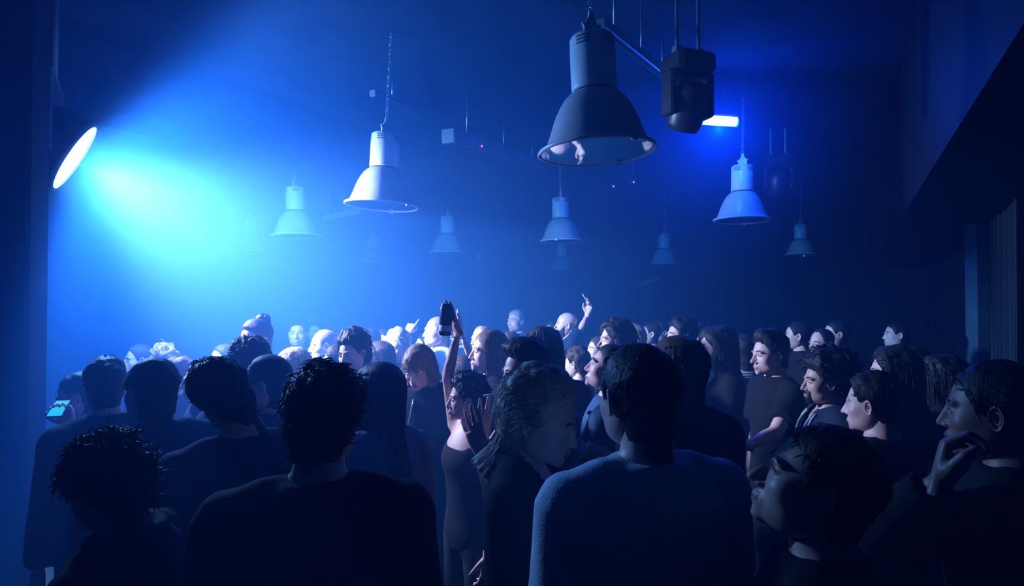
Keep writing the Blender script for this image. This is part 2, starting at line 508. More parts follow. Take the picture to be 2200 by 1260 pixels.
def rail(a, b, w, h, name, label, m, led=None):
    d = (b - a); L = d.length; t = d.normalized(); s = t.cross(UP).normalized(); u = s.cross(t)
    r = empty(name, a, label=label, cat=name.replace('_', ' '))
    g = Geo().box(d / 2, (L, w, h), (t, s, u), bev=.006)
    ob('body', g.mesh('body', m, smooth=False), r)
    g = Geo().box(d / 2 - u * (h / 2 + .004), (L, w * .35, .008), (t, s, u))
    ob('channel', g.mesh('channel', M['groove'], smooth=False), r)
    for q in (.15, .5, .85):
        g = Geo().tube([d * q + u * h * .5, d * q + UP * (CEIL - .012 - (a + d * q).z)], .008, 6)
        ob('suspension_rod', g.mesh('suspension_rod', M['steel']), r)
    if led:
        g = Geo().lathe([(0, .010), (.008, .007), (.011, 0), (.008, -.007), (0, -.010)], n=10)
        ob('indicator_light', g.mesh('indicator_light', M['led']), r, loc=d * led - u * .02 - s * -(w / 2 + .005) if s.y < 0 else d * led - u * .02 - s * (w / 2 + .005), label='tiny red light')
    return r
rail(at(962, 292, 5.2), at(1165, 358, 7.6), .13, .13, 'ceiling_rail', 'long dark ceiling rail with a red light at centre', M['pipe'], .22)
rail(at(800, 200, 4.9), at(1010, 268, 7.2), .06, .06, 'lighting_bar', 'thin bar under the ceiling above the second largest lamp', M['pipe'])
rail(at(1290, 50, 3.2), at(1440, 170, 4.6), .06, .06, 'truss_bar', 'dark lighting bar above the moving head light', M['pipe'])
rail(at(697, 472, 9.0), at(776, 452, 8.8), .10, .10, 'strip_light', 'unlit pale strip light behind the second largest lamp', M['enamel_shade'])
rail(at(1376, 612, 13.0), at(1420, 596, 13.0), .09, .08, 'strip_light', 'unlit faint strip light low on the far wall', M['enamel_shade'])
def sensor(px, py, d, label):
    p = at(px, py, d)
    r = empty('smoke_detector', p, label=label, cat='detector', group='small detectors with red lights')
    g = Geo().lathe([(0, .05), (.03, .05), (.045, .03), (.045, .0), (.03, -.015), (0, -.02)], n=16)
    g.tube([(0, 0, .04), (0, 0, CEIL - p.z)], .008, 6)
    ob('housing', g.mesh('housing', M['plastic']), r)
    g = Geo().lathe([(0, .012), (.009, .008), (.013, 0), (.009, -.008), (0, -.012)], n=10)
    ob('indicator_light', g.mesh('indicator_light', M['led']), r, loc=(0, -.045, .0))
sensor(1078, 448, 9.5, 'tiny red dot of a detector near the pale lamp at centre')
sensor(1317, 402, 7.5, 'tiny red dot of a detector, left of two by the centre right')
sensor(1360, 393, 7.5, 'tiny red dot of a detector, right of two by the centre right')
# ------------------------------------------------------------------ people: shapes
NP = np.array
def vnoise(P, seed, freq, octv=3):
    """smooth vectorised noise in about -1..1 from sums of warped sines"""
    rs = np.random.RandomState(seed)
    out = np.zeros(len(P)); amp, tot = 1.0, 0.0
    for o in range(octv):
        for k in range(4):
            w = rs.normal(size=3); w *= freq / np.linalg.norm(w)
            ph = rs.uniform(0, 6.28)
            out += amp * np.sin(P @ w + ph + 1.3 * np.sin(P @ np.roll(w, 1) * 0.7 + ph * 2))
            tot += amp
        freq *= 1.9; amp *= 0.5
    return out / tot * 2.0

def smin(a, b, k):
    h = np.clip(.5 + .5 * (b - a) / k, 0, 1)
    return b * (1 - h) + a * h - k * h * (1 - h)
def ell(P, c, r):
    q = (P - NP(c)) / NP(r)
    n = np.sqrt((q * q).sum(1)) + 1e-9
    g = np.sqrt((q * q / (NP(r) ** 2)).sum(1)) + 1e-9
    return n * (n - 1) / g
def caps(P, a, b, ra, rb):
    a, b = NP(a), NP(b); ba = b - a
    t = np.clip(((P - a) @ ba) / (ba @ ba), 0, 1)
    return np.linalg.norm(P - a - t[:, None] * ba, axis=1) - (ra + (rb - ra) * t)

HC = NP((0, .008, 0.0))          # the centre from which a head's surface is traced
def head_sdf(P, h, face=True):
    fem = h.get('fem', 0)
    jw = h.get('jaw', 1.0) * (0.92 if fem else 1.0)
    X = P.copy(); X[:, 0] = np.abs(X[:, 0])
    d = ell(X, (0, -.014, .035), (.073, .094, .080))
    d = smin(d, ell(X, (0, .026, -.020), (.0625, .064, .082)), .03)
    d = smin(d, ell(X, (0, .034, -.078), (.050 * jw, .050, .034)), .035)
    d = smin(d, ell(X, (.045 * jw, .004, -.060), (.016, .030, .026)), .045)
    if not face: return smin(d, caps(X, (0, -.034, -.03), (0, -.046, -.14), .055, .055), .02)
    d = smin(d, ell(X, (0, .076 + h.get('chin', 0), -.101), (.019 * jw, .016, .014)), .018)
    d = smin(d, ell(X, (.042, .055, -.026), (.020, .021, .019)), .028)
    br = .010 if fem else .014
    d = smin(d, ell(X, (.022, .077, .020), (.030, br, .009)), .012)
    sock = ell(X, (.032, .098, .001), (.020, .017, .0125))
    d = -smin(-d, sock, .012)
    d = smin(d, ell(X, (.031, .0725, .000), (.0150, .0135, .0130)), .003)
    nl = h.get('nose', 1.0) * (0.9 if fem else 1.0)
    tip = (0, .090 + .0235 * nl, -.036)
    d = smin(d, caps(X, (0, .086, .012), tip, .0068, .0100), .009)
    d = smin(d, ell(X, (.0115, .094, -.040), (.0075, .0105, .0075)), .006)
    d = smin(d, ell(X, (0, .080, -.070), (.026, .016, .020)), .012)
    d = smin(d, ell(X, (0, .0945, -.0655), (.021, .0085, .0052)), .004)
    d = smin(d, ell(X, (0, .0925, -.0765), (.017, .0095, .0062)), .004)
    mo = h.get('mouth', 0.0018)
    d = -smin(-d, ell(X, (0, .103, -.0708), (.0225, .0125, mo)), .002)
    return d

def trace(D, sdf, r0=.175, it=40):
    r = np.full(len(D), r0)
    for _ in range(it):
        r -= .85 * sdf(HC + D * r[:, None])
        r = np.clip(r, .02, .2)
    return r

def dirs(nt, np_, front=True, p0=-90, p1=90):
    u = np.linspace(-1, 1, nt, endpoint=False)
    th = math.pi * ((.40 * u + .60 * u ** 3) if front else u)
    w = np.linspace(-1, 1, np_)
    ph = np.radians((p0 + p1) / 2 + (p1 - p0) / 2 * ((.62 * w + .38 * w ** 3) if front else w))
    TH, PH = np.meshgrid(th, ph)
    return TH.ravel(), PH.ravel()
def dvec(TH, PH): return np.stack([np.sin(TH) * np.cos(PH), np.cos(TH) * np.cos(PH), np.sin(PH)], 1)
def gridfaces(nt, np_, wrap=True):
    i = np.arange(nt if wrap else nt - 1); j = np.arange(np_ - 1)
    I, J = np.meshgrid(i, j); I, J = I.ravel(), J.ravel(); I2 = (I + 1) % nt
    return np.stack([J * nt + I, J * nt + I2, (J + 1) * nt + I2, (J + 1) * nt + I], 1)

def ear_geo(side):
    rings = [(.45, -.016), (.80, -.004), (1.0, .004), (.95, .0085), (.84, .0095), (.74, .004), (.58, .002), (.46, .0055), (.32, .001), (.10, -.003)]
    n = 22; V = []
    for r, o in rings:
        for i in range(n):
            a = 2 * math.pi * i / n
            wv = r * (.0185 * math.cos(a) + (.004 * math.sin(a) if r > .4 else 0)) * (1.0 if math.sin(a) > -.3 else .85)
            hv = r * .0315 * math.sin(a)
            V.append((o, wv, hv))
    V = NP(V)
    fl = math.radians(24)      # flares out towards the back
    x, y, z = V[:, 0], -V[:, 1], V[:, 2]
    X = x * math.cos(fl) - y * math.sin(fl); Y = x * math.sin(fl) + y * math.cos(fl)
    t = math.radians(-9); Y, Z = Y * math.cos(t) - z * math.sin(t), Y * math.sin(t) + z * math.cos(t)
    V = np.stack([X + .073, Y - .010, Z - .006], 1)
    Fs = gridfaces(n, len(rings))
    if side < 0: V[:, 0] *= -1; Fs = Fs[:, ::-1]
    return V, Fs

def join(parts):
    Vs, Fs, Ms, b = [], [], [], 0
    for V, Fa, mi in parts:
        Vs.append(V); Fs.append(Fa + b); b += len(V)
        Ms.append(np.full(len(Fa), mi) if np.isscalar(mi) else mi)
    return np.concatenate(Vs), np.concatenate(Fs), np.concatenate(Ms)

HEADS = {}
def head_geo(h, lod):
    key = (tuple(sorted(h.items())), lod)
    if key in HEADS: return HEADS[key]
    nt, np_ = ((108, 76), (78, 54), (48, 36))[lod]
    TH, PH = dirs(nt, np_)
    D = dvec(TH, PH)
    r = trace(D, lambda P: head_sdf(P, h))
    V = HC + D * r[:, None]
    Fs = gridfaces(nt, np_)
    c = V[Fs].mean(1)
    lip = ((c[:, 0] / .0225) ** 2 + ((c[:, 2] + .0708) / .0108) ** 2 < 1) & (c[:, 1] > .07)
    parts = [(V, Fs, lip.astype(int))]
    for s in (1, -1):
        ev, ef = ear_geo(s); parts.append((ev, ef, 0))
    HEADS[key] = join(parts)
    return HEADS[key]

# ---- hair
LINES = {   # lowest elevation (degrees) that carries hair, by angle from the front
    'short': ([0, 22, 42, 58, 70, 78, 86, 104, 116, 140, 180], [50, 49, 44, 30, 8, -6, 16, 16, -24, -58, -64]),
    'quiff': ([0, 22, 42, 58, 70, 78, 86, 104, 116, 140, 180], [52, 51, 47, 34, 12, 0, 18, 18, -20, -54, -62]),
    'receding': ([0, 15, 35, 55, 70, 78, 86, 104, 116, 140, 180], [64, 70, 72, 48, 16, 2, 18, 18, -20, -54, -62]),
    'long': ([0, 8, 25, 45, 62, 75, 90, 110, 180], [60, 56, 48, 34, 14, -16, -34, -40, -45]),
    'bangs': ([0, 25, 45, 60, 75, 90, 110, 180], [22, 20, 14, 0, -20, -36, -40, -45]),
    'shaved': ([0, 22, 42, 58, 70, 78, 86, 104, 116, 140, 180], [54, 54, 50, 40, 14, 4, 18, 18, -20, -54, -62]),
}
def tubes_np(A, B, C, r0, r1, seg=5, sides=4):
    """many tapered strands along quadratic curves A-B-C"""
    n = len(A)
    t = np.linspace(0, 1, seg)[None, :, None]
    P = (1 - t) ** 2 * A[:, None] + 2 * t * (1 - t) * B[:, None] + t ** 2 * C[:, None]
    T = 2 * (1 - t) * (B - A)[:, None] + 2 * t * (C - B)[:, None]
    T /= np.linalg.norm(T, axis=2, keepdims=True) + 1e-9
    ref = np.where(np.abs(T[..., 2:3]) > .9, NP([1., 0, 0]), NP([0, 0, 1.]))
    N = np.cross(T, ref); N /= np.linalg.norm(N, axis=2, keepdims=True) + 1e-9
    Bn = np.cross(T, N)
    tt = np.linspace(0, 1, seg)
    prof = np.minimum(1, .45 + 2.2 * tt) * (1 - tt ** 2.2)
    rad = (np.asarray(r0).reshape(-1, 1) * prof[None, :] + r1)[:, :, None, None]
    an = 2 * math.pi * np.arange(sides) / sides
    V = P[:, :, None, :] + rad * (N[:, :, None, :] * np.cos(an)[None, None, :, None] + Bn[:, :, None, :] * np.sin(an)[None, None, :, None])
    V = V.reshape(-1, 3)
    base = gridfaces(sides, seg)
    Fs = (base[None] + (np.arange(n) * seg * sides)[:, None, None]).reshape(-1, 4)
    return V, Fs

def tubes_path(P, r0, sides=4):
    n, seg = P.shape[:2]
    T = np.gradient(P, axis=1); T /= np.linalg.norm(T, axis=2, keepdims=True) + 1e-9
    ref = np.where(np.abs(T[..., 2:3]) > .95, NP([1., 0, 0]), NP([0, 0, 1.]))
    N = np.cross(T, ref); N /= np.linalg.norm(N, axis=2, keepdims=True) + 1e-9
    Bn = np.cross(T, N); tt = np.linspace(0, 1, seg)
    prof = np.minimum(1, .15 + 3 * tt) * np.minimum(1, .12 + 2.6 * (1 - tt))
    rad = (np.asarray(r0).reshape(-1, 1) * prof[None, :])[:, :, None, None]
    an = 2 * math.pi * np.arange(sides) / sides
    V = P[:, :, None, :] + rad * (N[:, :, None, :] * np.cos(an)[None, None, :, None] + Bn[:, :, None, :] * np.sin(an)[None, None, :, None])
    Fs = (gridfaces(sides, seg)[None] + (np.arange(n) * seg * sides)[:, None, None]).reshape(-1, 4)
    return V.reshape(-1, 3), Fs

def hair_geo(h, st, seed, lod):
    """st: dict(line, t=thickness, top, back, rough, freq, long, tuft, tl, out, front0, bun)"""
    rs = np.random.RandomState(seed)
    line = LINES[st['line']]
    nt, np_ = ((96, 60), (72, 46), (44, 30))[lod]
    TH, PH = dirs(nt, np_, front=False)
    D = dvec(TH, PH)
    def shell(TH, PH):
        D = dvec(TH, PH)
        r = trace(D, lambda P: head_sdf(P, h, False), it=18)
        a = np.degrees(np.abs((TH + math.pi) % (2 * math.pi) - math.pi)); e = np.degrees(PH)
        jag = 2.5 * vnoise(D, seed + 5, 14, 2)
        low = np.interp(a, line[0], line[1]) + jag
        m = np.clip((e - low) / st.get('soft', 7) + .35, 0, 1); m = m * m * (3 - 2 * m)
        if not st.get('long'): m = m * np.clip(((HC + D * r[:, None])[:, 2] + .092) / .016, 0, 1)
        t = st['t'] * (.55 + .45 * np.clip((e - low) / 40, 0, 1))
        t = t + st.get('top', 0) * np.clip(np.sin(PH), 0, 1) ** 1.5 + st.get('back', 0) * np.clip(-np.cos(TH), 0, 1) * np.cos(PH)
        t = t + st.get('frontup', 0) * np.clip(np.cos(TH), 0, 1) ** 2 * np.clip((e - 35) / 20, 0, 1) * np.clip((95 - e) / 30, 0, 1)
        t = t + st.get('sides', 0) * np.abs(np.sin(TH)) * np.cos(PH)
        n = vnoise(D, seed, st.get('freq', 9), 3) * st.get('rough', .15)
        q = np.where(m > .02, r + t * m * (1 + n) - .005 * (1 - m), r - .006)
        if st.get('part'):
            q -= .010 * m * np.exp(-(D[:, 0] - .012) ** 2 / .0006) * np.clip(D[:, 2], 0, 1)
        return D, q, m
    D, r, m = shell(TH, PH)
    parts = [(HC + D * r[:, None], gridfaces(nt, np_), 0)]
    L = st.get('long', 0)
    f0 = math.radians(st.get('front0', 72))
    def curtain(th, s, off):
        e0 = math.radians(12)
        DD, rr, _ = shell(th, np.full(len(th), e0))
        a = np.abs((th + math.pi) % (2 * math.pi) - math.pi)
        rho0 = rr * math.cos(e0)
        x0, y0 = np.sin(th) * rho0 + HC[0], np.cos(th) * rho0 + HC[1]
        z0 = rr * math.sin(e0)
        ln = L * (1 + .10 * vnoise(np.stack([np.sin(th) * 2, np.cos(th) * 2, th * 0], 1), seed + 9, 6, 2))
        z = z0 - s * (ln + z0)
        nar = 1 - st.get('narrow', .16) * np.sin(np.clip(s, 0, 1) * math.pi) + st.get('flare', .05) * s
        wav = st.get('wave', .004) * np.sin(s * st.get('wf', 9) + 7 * th + seed) * np.clip(s * 3, 0, 1)
        k = nar + (wav - off) / np.maximum(rho0, .05)
        return np.stack([x0 * k, y0 * k - .012 * s, z], 1)
    if L:
        na, ns = ((60, 18), (40, 12), (24, 8))[lod]
        th = np.linspace(f0, 2 * math.pi - f0, na)
        S = np.linspace(0, 1, ns)
        TH2, SS = np.meshgrid(th, S); TH2, SS = TH2.ravel(), SS.ravel()
        strand = .004 * np.sin(TH2 * 37 + seed) + .003 * np.sin(TH2 * 71)
        Vo = curtain(TH2, SS, strand * np.clip(SS * 2, 0, 1)); Vi = curtain(TH2, SS, .028 - .018 * SS)
        ge = gridfaces(na, ns, wrap=False); k = len(Vo)
        rim = []
        for j in range(ns - 1):
            for i in (0, na - 1):
                q = [j * na + i, (j + 1) * na + i, (j + 1) * na + i + k, j * na + i + k]
                rim.append(q if i == 0 else q[::-1])
        for i in range(na - 1):
            q = [(ns - 1) * na + i, (ns - 1) * na + i + 1, (ns - 1) * na + i + 1 + k, (ns - 1) * na + i + k]; rim.append(q)
        parts.append((np.concatenate([Vo, Vi]), np.concatenate([ge, ge[:, ::-1] + k, NP(rim)]), 0))
    n = int(st.get('tuft', 0) * (2.9, .9, .3)[lod])
    if n:
        th = rs.uniform(-math.pi, math.pi, n * 4); ph = np.arcsin(rs.uniform(-.6, 1, n * 4))
        Dd, rr, mm = shell(th, ph)
        ok = np.where(mm > .6)[0][:n]
        Dd, rr = Dd[ok], rr[ok]; n = len(ok)
        A = HC + Dd * (rr - .004)[:, None]
        tl = st.get('tl', .035) * rs.uniform(.5, 1.3, n)[:, None]
        up = NP([0, 0, 1.])
        flow = NP(st.get('flow', (0, -.5, -.6)))[None] + rs.normal(size=(n, 3)) * st.get('mess', .35)
        tan = flow - Dd * (flow * Dd).sum(1)[:, None]
        tan /= np.linalg.norm(tan, axis=1, keepdims=True) + 1e-9
        o = st.get('out', .25)
        Bp = A + tl * .5 * (tan + Dd * o * 1.4); C = A + tl * (tan + Dd * (o - .35))
        if st.get('curl'):
            C = A + tl * (tan * .5 + Dd * .1 + rs.normal(size=(n, 3)) * .35)
        V, Fs = tubes_np(A, Bp, C, st.get('tr', .004) * (.46, .62, .62)[lod] * rs.uniform(.5, 1.4, n), .0004, sides=3)
        parts.append((V, Fs, 0))
    if L and st.get('strands'):
        n = int(st['strands'] * (1.7, 1.0, .45)[lod])
        th = rs.uniform(f0, 2 * math.pi - f0, n); dt = rs.normal(size=n) * .10
        o = rs.uniform(-.004, .003, n)
        path = []
        for k, e in enumerate((68, 48, 28, 14)):
            DD, rr, _ = shell(th + dt * .1 * k, np.full(n, math.radians(e)) + rs.uniform(-.04, .04, n) * (k == 0))
            path.append(HC + DD * (rr - o * (.2 + .2 * k))[:, None])
        ln = rs.uniform(.80, 1.06, n)
        for sv in (.12, .3, .5, .7, .85, 1.0):
            path.append(curtain(th + dt * (.4 + .6 * sv), sv * ln, o + rs.normal(size=n) * .002))
        P = np.stack(path, 1)
        V, Fs = tubes_path(P, st.get('tr', .004) * .7 * rs.uniform(.5, 1.3, n))
        parts.append((V, Fs, 0))
    if st.get('bun'):
        bx, by, bz, br = st['bun']
        t2, p2 = dirs(26, 16, front=False); dd = dvec(t2, p2)
        rr = br * (1 + .10 * np.sin(6 * t2 + 5 * p2) + .10 * vnoise(dd, seed + 3, 4, 2))
        parts.append((NP((bx, by, bz)) + dd * rr[:, None], gridfaces(26, 16), 0))
    return join(parts)

def beard_geo(h, seed, t=.006, kind='full'):
    nt, np_ = 64, 34
    TH, PH = dirs(nt, np_, True, -88, 0)
    D = dvec(TH, PH)
    r = trace(D, lambda P: head_sdf(P, h))
    P = HC + D * r[:, None]
    a = np.degrees(np.abs(TH)); e = np.degrees(PH)
    top = np.interp(a, [0, 16, 20, 40, 60, 76, 90], [-28, -28, -27, -34, -22, -4, -2])
    m = np.clip((top - e) / 5, 0, 1) * np.clip((80 - a) / 6, 0, 1)
    if kind == 'goatee': m *= np.clip((26 - a) / 6, 0, 1)
    lip = ((P[:, 0] / .024) ** 2 + ((P[:, 2] + .0712) / .0115) ** 2 < 1) & (P[:, 1] > .07)
    m = np.where(lip, 0, m)
    m = np.where((e > -31) & (a < 16) & (P[:, 2] > -.050), 0, m)
    q = r + np.where(m > .02, t * m * (1 + .3 * vnoise(D, seed, 22, 2)), -.004)
    return HC + D * q[:, None], gridfaces(nt, np_)

def eye_geo(side):
    """almond of the open eye: white with an iris, just proud of the lids"""
    na, nb = 15, 5; V, Fs, Ms = [], [], []
    c = NP((.031, .0725, .000)); R = .0152
    for j in range(nb):
        for i in range(na):
            a = -1 + 2 * i / (na - 1); b = -1 + 2 * j / (nb - 1)
            x = a * .0118; z = b * .0040 * (1 - abs(a) ** 2.4) + .0010 - .0006 * a
            V.append((c[0] + x, c[1] + math.sqrt(max(1e-9, R * R - x * x - z * z)) - .0006, c[2] + z))
    for j in range(nb - 1):
        for i in range(na - 1):
            Fs.append((j * na + i, j * na + i + 1, (j + 1) * na + i + 1, (j + 1) * na + i))
            a = -1 + 2 * (i + .5) / (na - 1)
            Ms.append(1 if abs(a) < .40 else 0)
    for i in range(na - 1):      # lash line
        p, q = NP(V[(nb - 1) * na + i]), NP(V[(nb - 1) * na + i + 1]); k = len(V)
        V += [tuple(p + (0, .0012, -.0006)), tuple(q + (0, .0012, -.0006)), tuple(q + (0, .0010, .0014)), tuple(p + (0, .0010, .0014))]
        Fs.append((k, k + 1, k + 2, k + 3)); Ms.append(2)
    V = NP(V); Fs = NP(Fs)
    if side < 0: V[:, 0] *= -1; Fs = Fs[:, ::-1]
    return V, Fs, NP(Ms)

def brow_geo(h, side, thick=1.0):
    n = 9; xs = np.linspace(.012, .050, n)
    zs = .0185 + .0075 * np.sin(np.linspace(.25, 2.5, n)) 
    D = np.stack([xs, np.full(n, .085), zs], 1) - HC; D /= np.linalg.norm(D, axis=1, keepdims=True)
    r = trace(D, lambda P: head_sdf(P, h)); P = HC + D * (r + .0006)[:, None]
    w = .0036 * thick * np.sin(np.linspace(.5, 2.9, n)) + .0008
    V, Fs = [], []
    for i in range(n):
        for dz, dy in ((-1, 0), (-.4, .0022), (.4, .0022), (1, 0)):
            V.append((P[i, 0], P[i, 1] + dy, P[i, 2] + dz * w[i]))
    for i in range(n - 1):
        for k in range(3):
            Fs.append((i * 4 + k, i * 4 + 4 + k, i * 4 + 5 + k, i * 4 + k + 1))
    V = NP(V); Fs = NP(Fs)
    if side < 0: V[:, 0] *= -1; Fs = Fs[:, ::-1]
    return V, Fs

# ---- shapes that are merged into one skin by a voxel remesh
JOBS = []
def remesh_job(geo, voxel, smooth=4):
    m = mesh_from('tmp', geo.v, geo.f, False)
    o = bpy.data.objects.new('tmp', m); COL.objects.link(o)
    r = o.modifiers.new('r', 'REMESH'); r.mode = 'VOXEL'; r.voxel_size = voxel; r.adaptivity = 0
    if smooth:
        s = o.modifiers.new('s', 'SMOOTH'); s.factor = .5; s.iterations = smooth
    JOBS.append(o)
    return len(JOBS) - 1
def run_jobs():
    bpy.context.view_layer.update()
    dg = bpy.context.evaluated_depsgraph_get()
    res = []
    for o in JOBS:
        m = o.evaluated_get(dg).to_mesh()
        V = np.empty(len(m.vertices) * 3, dtype=np.float32); m.vertices.foreach_get('co', V)
        k = len(m.polygons)
        Fs = np.empty(len(m.loops), dtype=np.int32); m.loops.foreach_get('vertex_index', Fs)
        N = np.empty(len(m.vertices) * 3, dtype=np.float32)
        m.vertices.foreach_get('normal', N)
        assert len(Fs) == 4 * k
        res.append((V.reshape(-1, 3).astype(float), Fs.reshape(-1, 4), N.reshape(-1, 3).astype(float)))
        o.evaluated_get(dg).to_mesh_clear()
    for o in JOBS:
        m = o.data; bpy.data.objects.remove(o); bpy.data.meshes.remove(m)
    JOBS.clear()
    return res

def loft(g, rings, n=20, e=2.2):
    """rings: (centre, right, forward, rx, ry)"""
    V, Fs = [], []
    for c, rt, fw, rx, ry in rings:
        c, rt, fw = Vector(c), Vector(rt), Vector(fw)
        for i in range(n):
            a = 2 * math.pi * i / n; ca, sa = math.cos(a), math.sin(a)
            V.append(c + rt * (rx * math.copysign(abs(ca) ** (2 / e), ca)) + fw * (ry * math.copysign(abs(sa) ** (2 / e), sa)))
    k = len(rings)
    for j in range(k - 1):
        for i in range(n):
            i2 = (i + 1) % n
            Fs.append((j * n + i, j * n + i2, (j + 1) * n + i2, (j + 1) * n + i))
    Fs += [tuple(range(n - 1, -1, -1)), tuple((k - 1) * n + i for i in range(n))]
    g.add(V, Fs)
def ball(g, c, r, sc=(1, 1, 1)):
    n = 12; pr = [(r * math.sin(math.pi * i / 8), -r * math.cos(math.pi * i / 8)) for i in range(1, 8)]
    V, Fs = [], []
    for rr, z in pr:
        for i in range(n):
            a = 2 * math.pi * i / n; V.append((c[0] + rr * math.cos(a) * sc[0], c[1] + rr * math.sin(a) * sc[1], c[2] + z * sc[2]))
    for j in range(len(pr) - 1):
        for i in range(n):
            i2 = (i + 1) % n; Fs.append((j * n + i, j * n + i2, (j + 1) * n + i2, (j + 1) * n + i))
    Fs += [tuple(range(n - 1, -1, -1)), tuple((len(pr) - 1) * n + i for i in range(n))]
    g.add(V, Fs)

# ---- hands: palm and five separate bent fingers; x to the fingertips, y to the thumb, z the back of the hand
HAND_KINDS = {   # curl of the four fingers (three joints each), spread, thumb (out, curl)
    'relaxed': ([(18, 28, 18), (24, 32, 20), (30, 36, 22), (34, 38, 24)], 3, (48, 18)),
    'fist': ([(80, 95, 55), (82, 98, 55), (84, 98, 55), (86, 98, 55)], 0, (42, 48)),
    'open': ([(-4, 8, 5), (-2, 10, 6), (2, 12, 7), (6, 16, 8)], 8, (52, 8)),
    'flat': ([(6, 10, 6), (8, 12, 8), (10, 14, 8), (14, 18, 10)], 2, (30, 12)),
    'grip': ([(48, 58, 30), (52, 60, 32), (54, 62, 32), (56, 64, 34)], 1, (50, 38)),
    'smoke': ([(22, 32, 15), (26, 36, 18), (58, 70, 40), (66, 76, 44)], 3, (38, 46)),
    'point': ([(4, 10, 8), (70, 85, 45), (78, 90, 50), (80, 92, 50)], 2, (44, 44)),
}
def hand_shape(kind, voxel):
    cur, spread, (tout, tcurl) = HAND_KINDS[kind]
    g = Geo()
    X, Y, Z = Vector((1, 0, 0)), Vector((0, 1, 0)), Vector((0, 0, 1))
    loft(g, [((-.03, 0, 0), Y, Z, .026, .020), ((.0, 0, 0), Y, Z, .027, .019), ((.03, 0, -.001), Y, Z, .036, .018), ((.065, -.001, 0), Y, Z, .041, .0155), ((.092, -.001, .001), Y, Z, .040, .013), ((.100, -.001, .001), Y, Z, .034, .009)], n=14, e=2.6)
    ball(g, (.033, .026, -.008), .019)
    bases = [(.091, .0300, 0), (.096, .0100, .001), (.091, -.0105, .001), (.083, -.0300, -.001)]
    lens = [(.043, .026, .021), (.048, .029, .022), (.044, .028, .021), (.034, .021, .019)]
    rad = [.0092, .0095, .0090, .0080]
    for k in range(4):
        p = Vector(bases[k]); ang = 0; sp = math.radians(spread * (1.4, .4, -.6, -1.7)[k])
        pts = [p - Vector((.022, 0, 0)), p]; rr = [rad[k] * 1.05, rad[k] * 1.08]
        for q in range(3):
            ang += math.radians(cur[k][q])
            dirv = Vector((math.cos(ang) * math.cos(sp), math.cos(max(0, ang)) * math.sin(sp), -math.sin(ang)))
            mid = p + dirv * lens[k][q] * .5; p = p + dirv * lens[k][q]
            pts += [mid, p]; rr += [rad[k] * (.96 - .06 * q), rad[k] * (1.0 - .12 * q) if q < 2 else rad[k] * .62]
        g.tube(pts, rr, 10)
        ball(g, pts[-2].lerp(pts[-1], .7), rad[k] * .76)
    a = math.radians(tout); dv = Vector((math.cos(a), math.sin(a), -.25)).normalized()
    p = Vector((.022, .024, -.008)); pts = [p]; rr = [.0135]
    side = dv.cross(Vector((0, 0, 1))).normalized()
    b = 0
    for L, f, r_ in ((.040, .1, .0125), (.032, .5, .0115), (.026, .9, .0092)):
        b += math.radians(tcurl) * f
        d2 = (Matrix.Rotation(b, 3, Vector((.35, -.25, .9)).normalized() * -1) @ dv); d2.z -= .12 * b; d2.normalize()
        p = p + d2 * L; pts.append(p.copy()); rr.append(r_)
    g.tube(pts, rr, 10); ball(g, pts[-1], .0088)
    return remesh_job(g, voxel, 2)

# ---- one figure in its own frame (x right, y forward, z up, feet on z = 0), 1.75 m tall
def ik(S, W, l1, l2, pole):
    d = W - S; L = min(d.length, (l1 + l2) * .998)
    W2 = S + d.normalized() * L
    a = (l1 * l1 - l2 * l2 + L * L) / (2 * L)
    hgt = math.sqrt(max(0, l1 * l1 - a * a))
    u = d.normalized(); pv = Vector(pole); pv = (pv - u * pv.dot(u))
    pv = pv.normalized() if pv.length > 1e-6 else u.orthogonal()
    return S + u * a + pv * hgt, W2

def torso_rings(off, fem, lean, hip=False):
    R1, Y, c = Vector((1, 0, 0)), Vector((0, 1, 0)), []
    tab = [(.84, 0, .140, .100), (.93, -.005, .168, .118), (1.02, .0, .150, .106), (1.10, .004, .145, .106), (1.20, .004, .158, .116), (1.31, .0, .174, .122), (1.395, -.008, .174, .112), (1.447, -.014, .142, .092), (1.478, -.018, .098, .074)]
    if fem: tab = [(.84, 0, .142, .100), (.93, -.006, .172, .120), (1.02, 0, .146, .102), (1.10, .003, .128, .094), (1.20, .006, .140, .106), (1.295, .014, .152, .122), (1.375, .0, .152, .104), (1.432, -.012, .122, .084), (1.468, -.018, .086, .068)]
    for z, cy, rx, ry in tab:
        k = max(0, (z - .95) / .5)
        c.append((Vector((lean[0] * k, cy + lean[1] * k, z)), R1, Y, rx + off, ry + off))
    return c

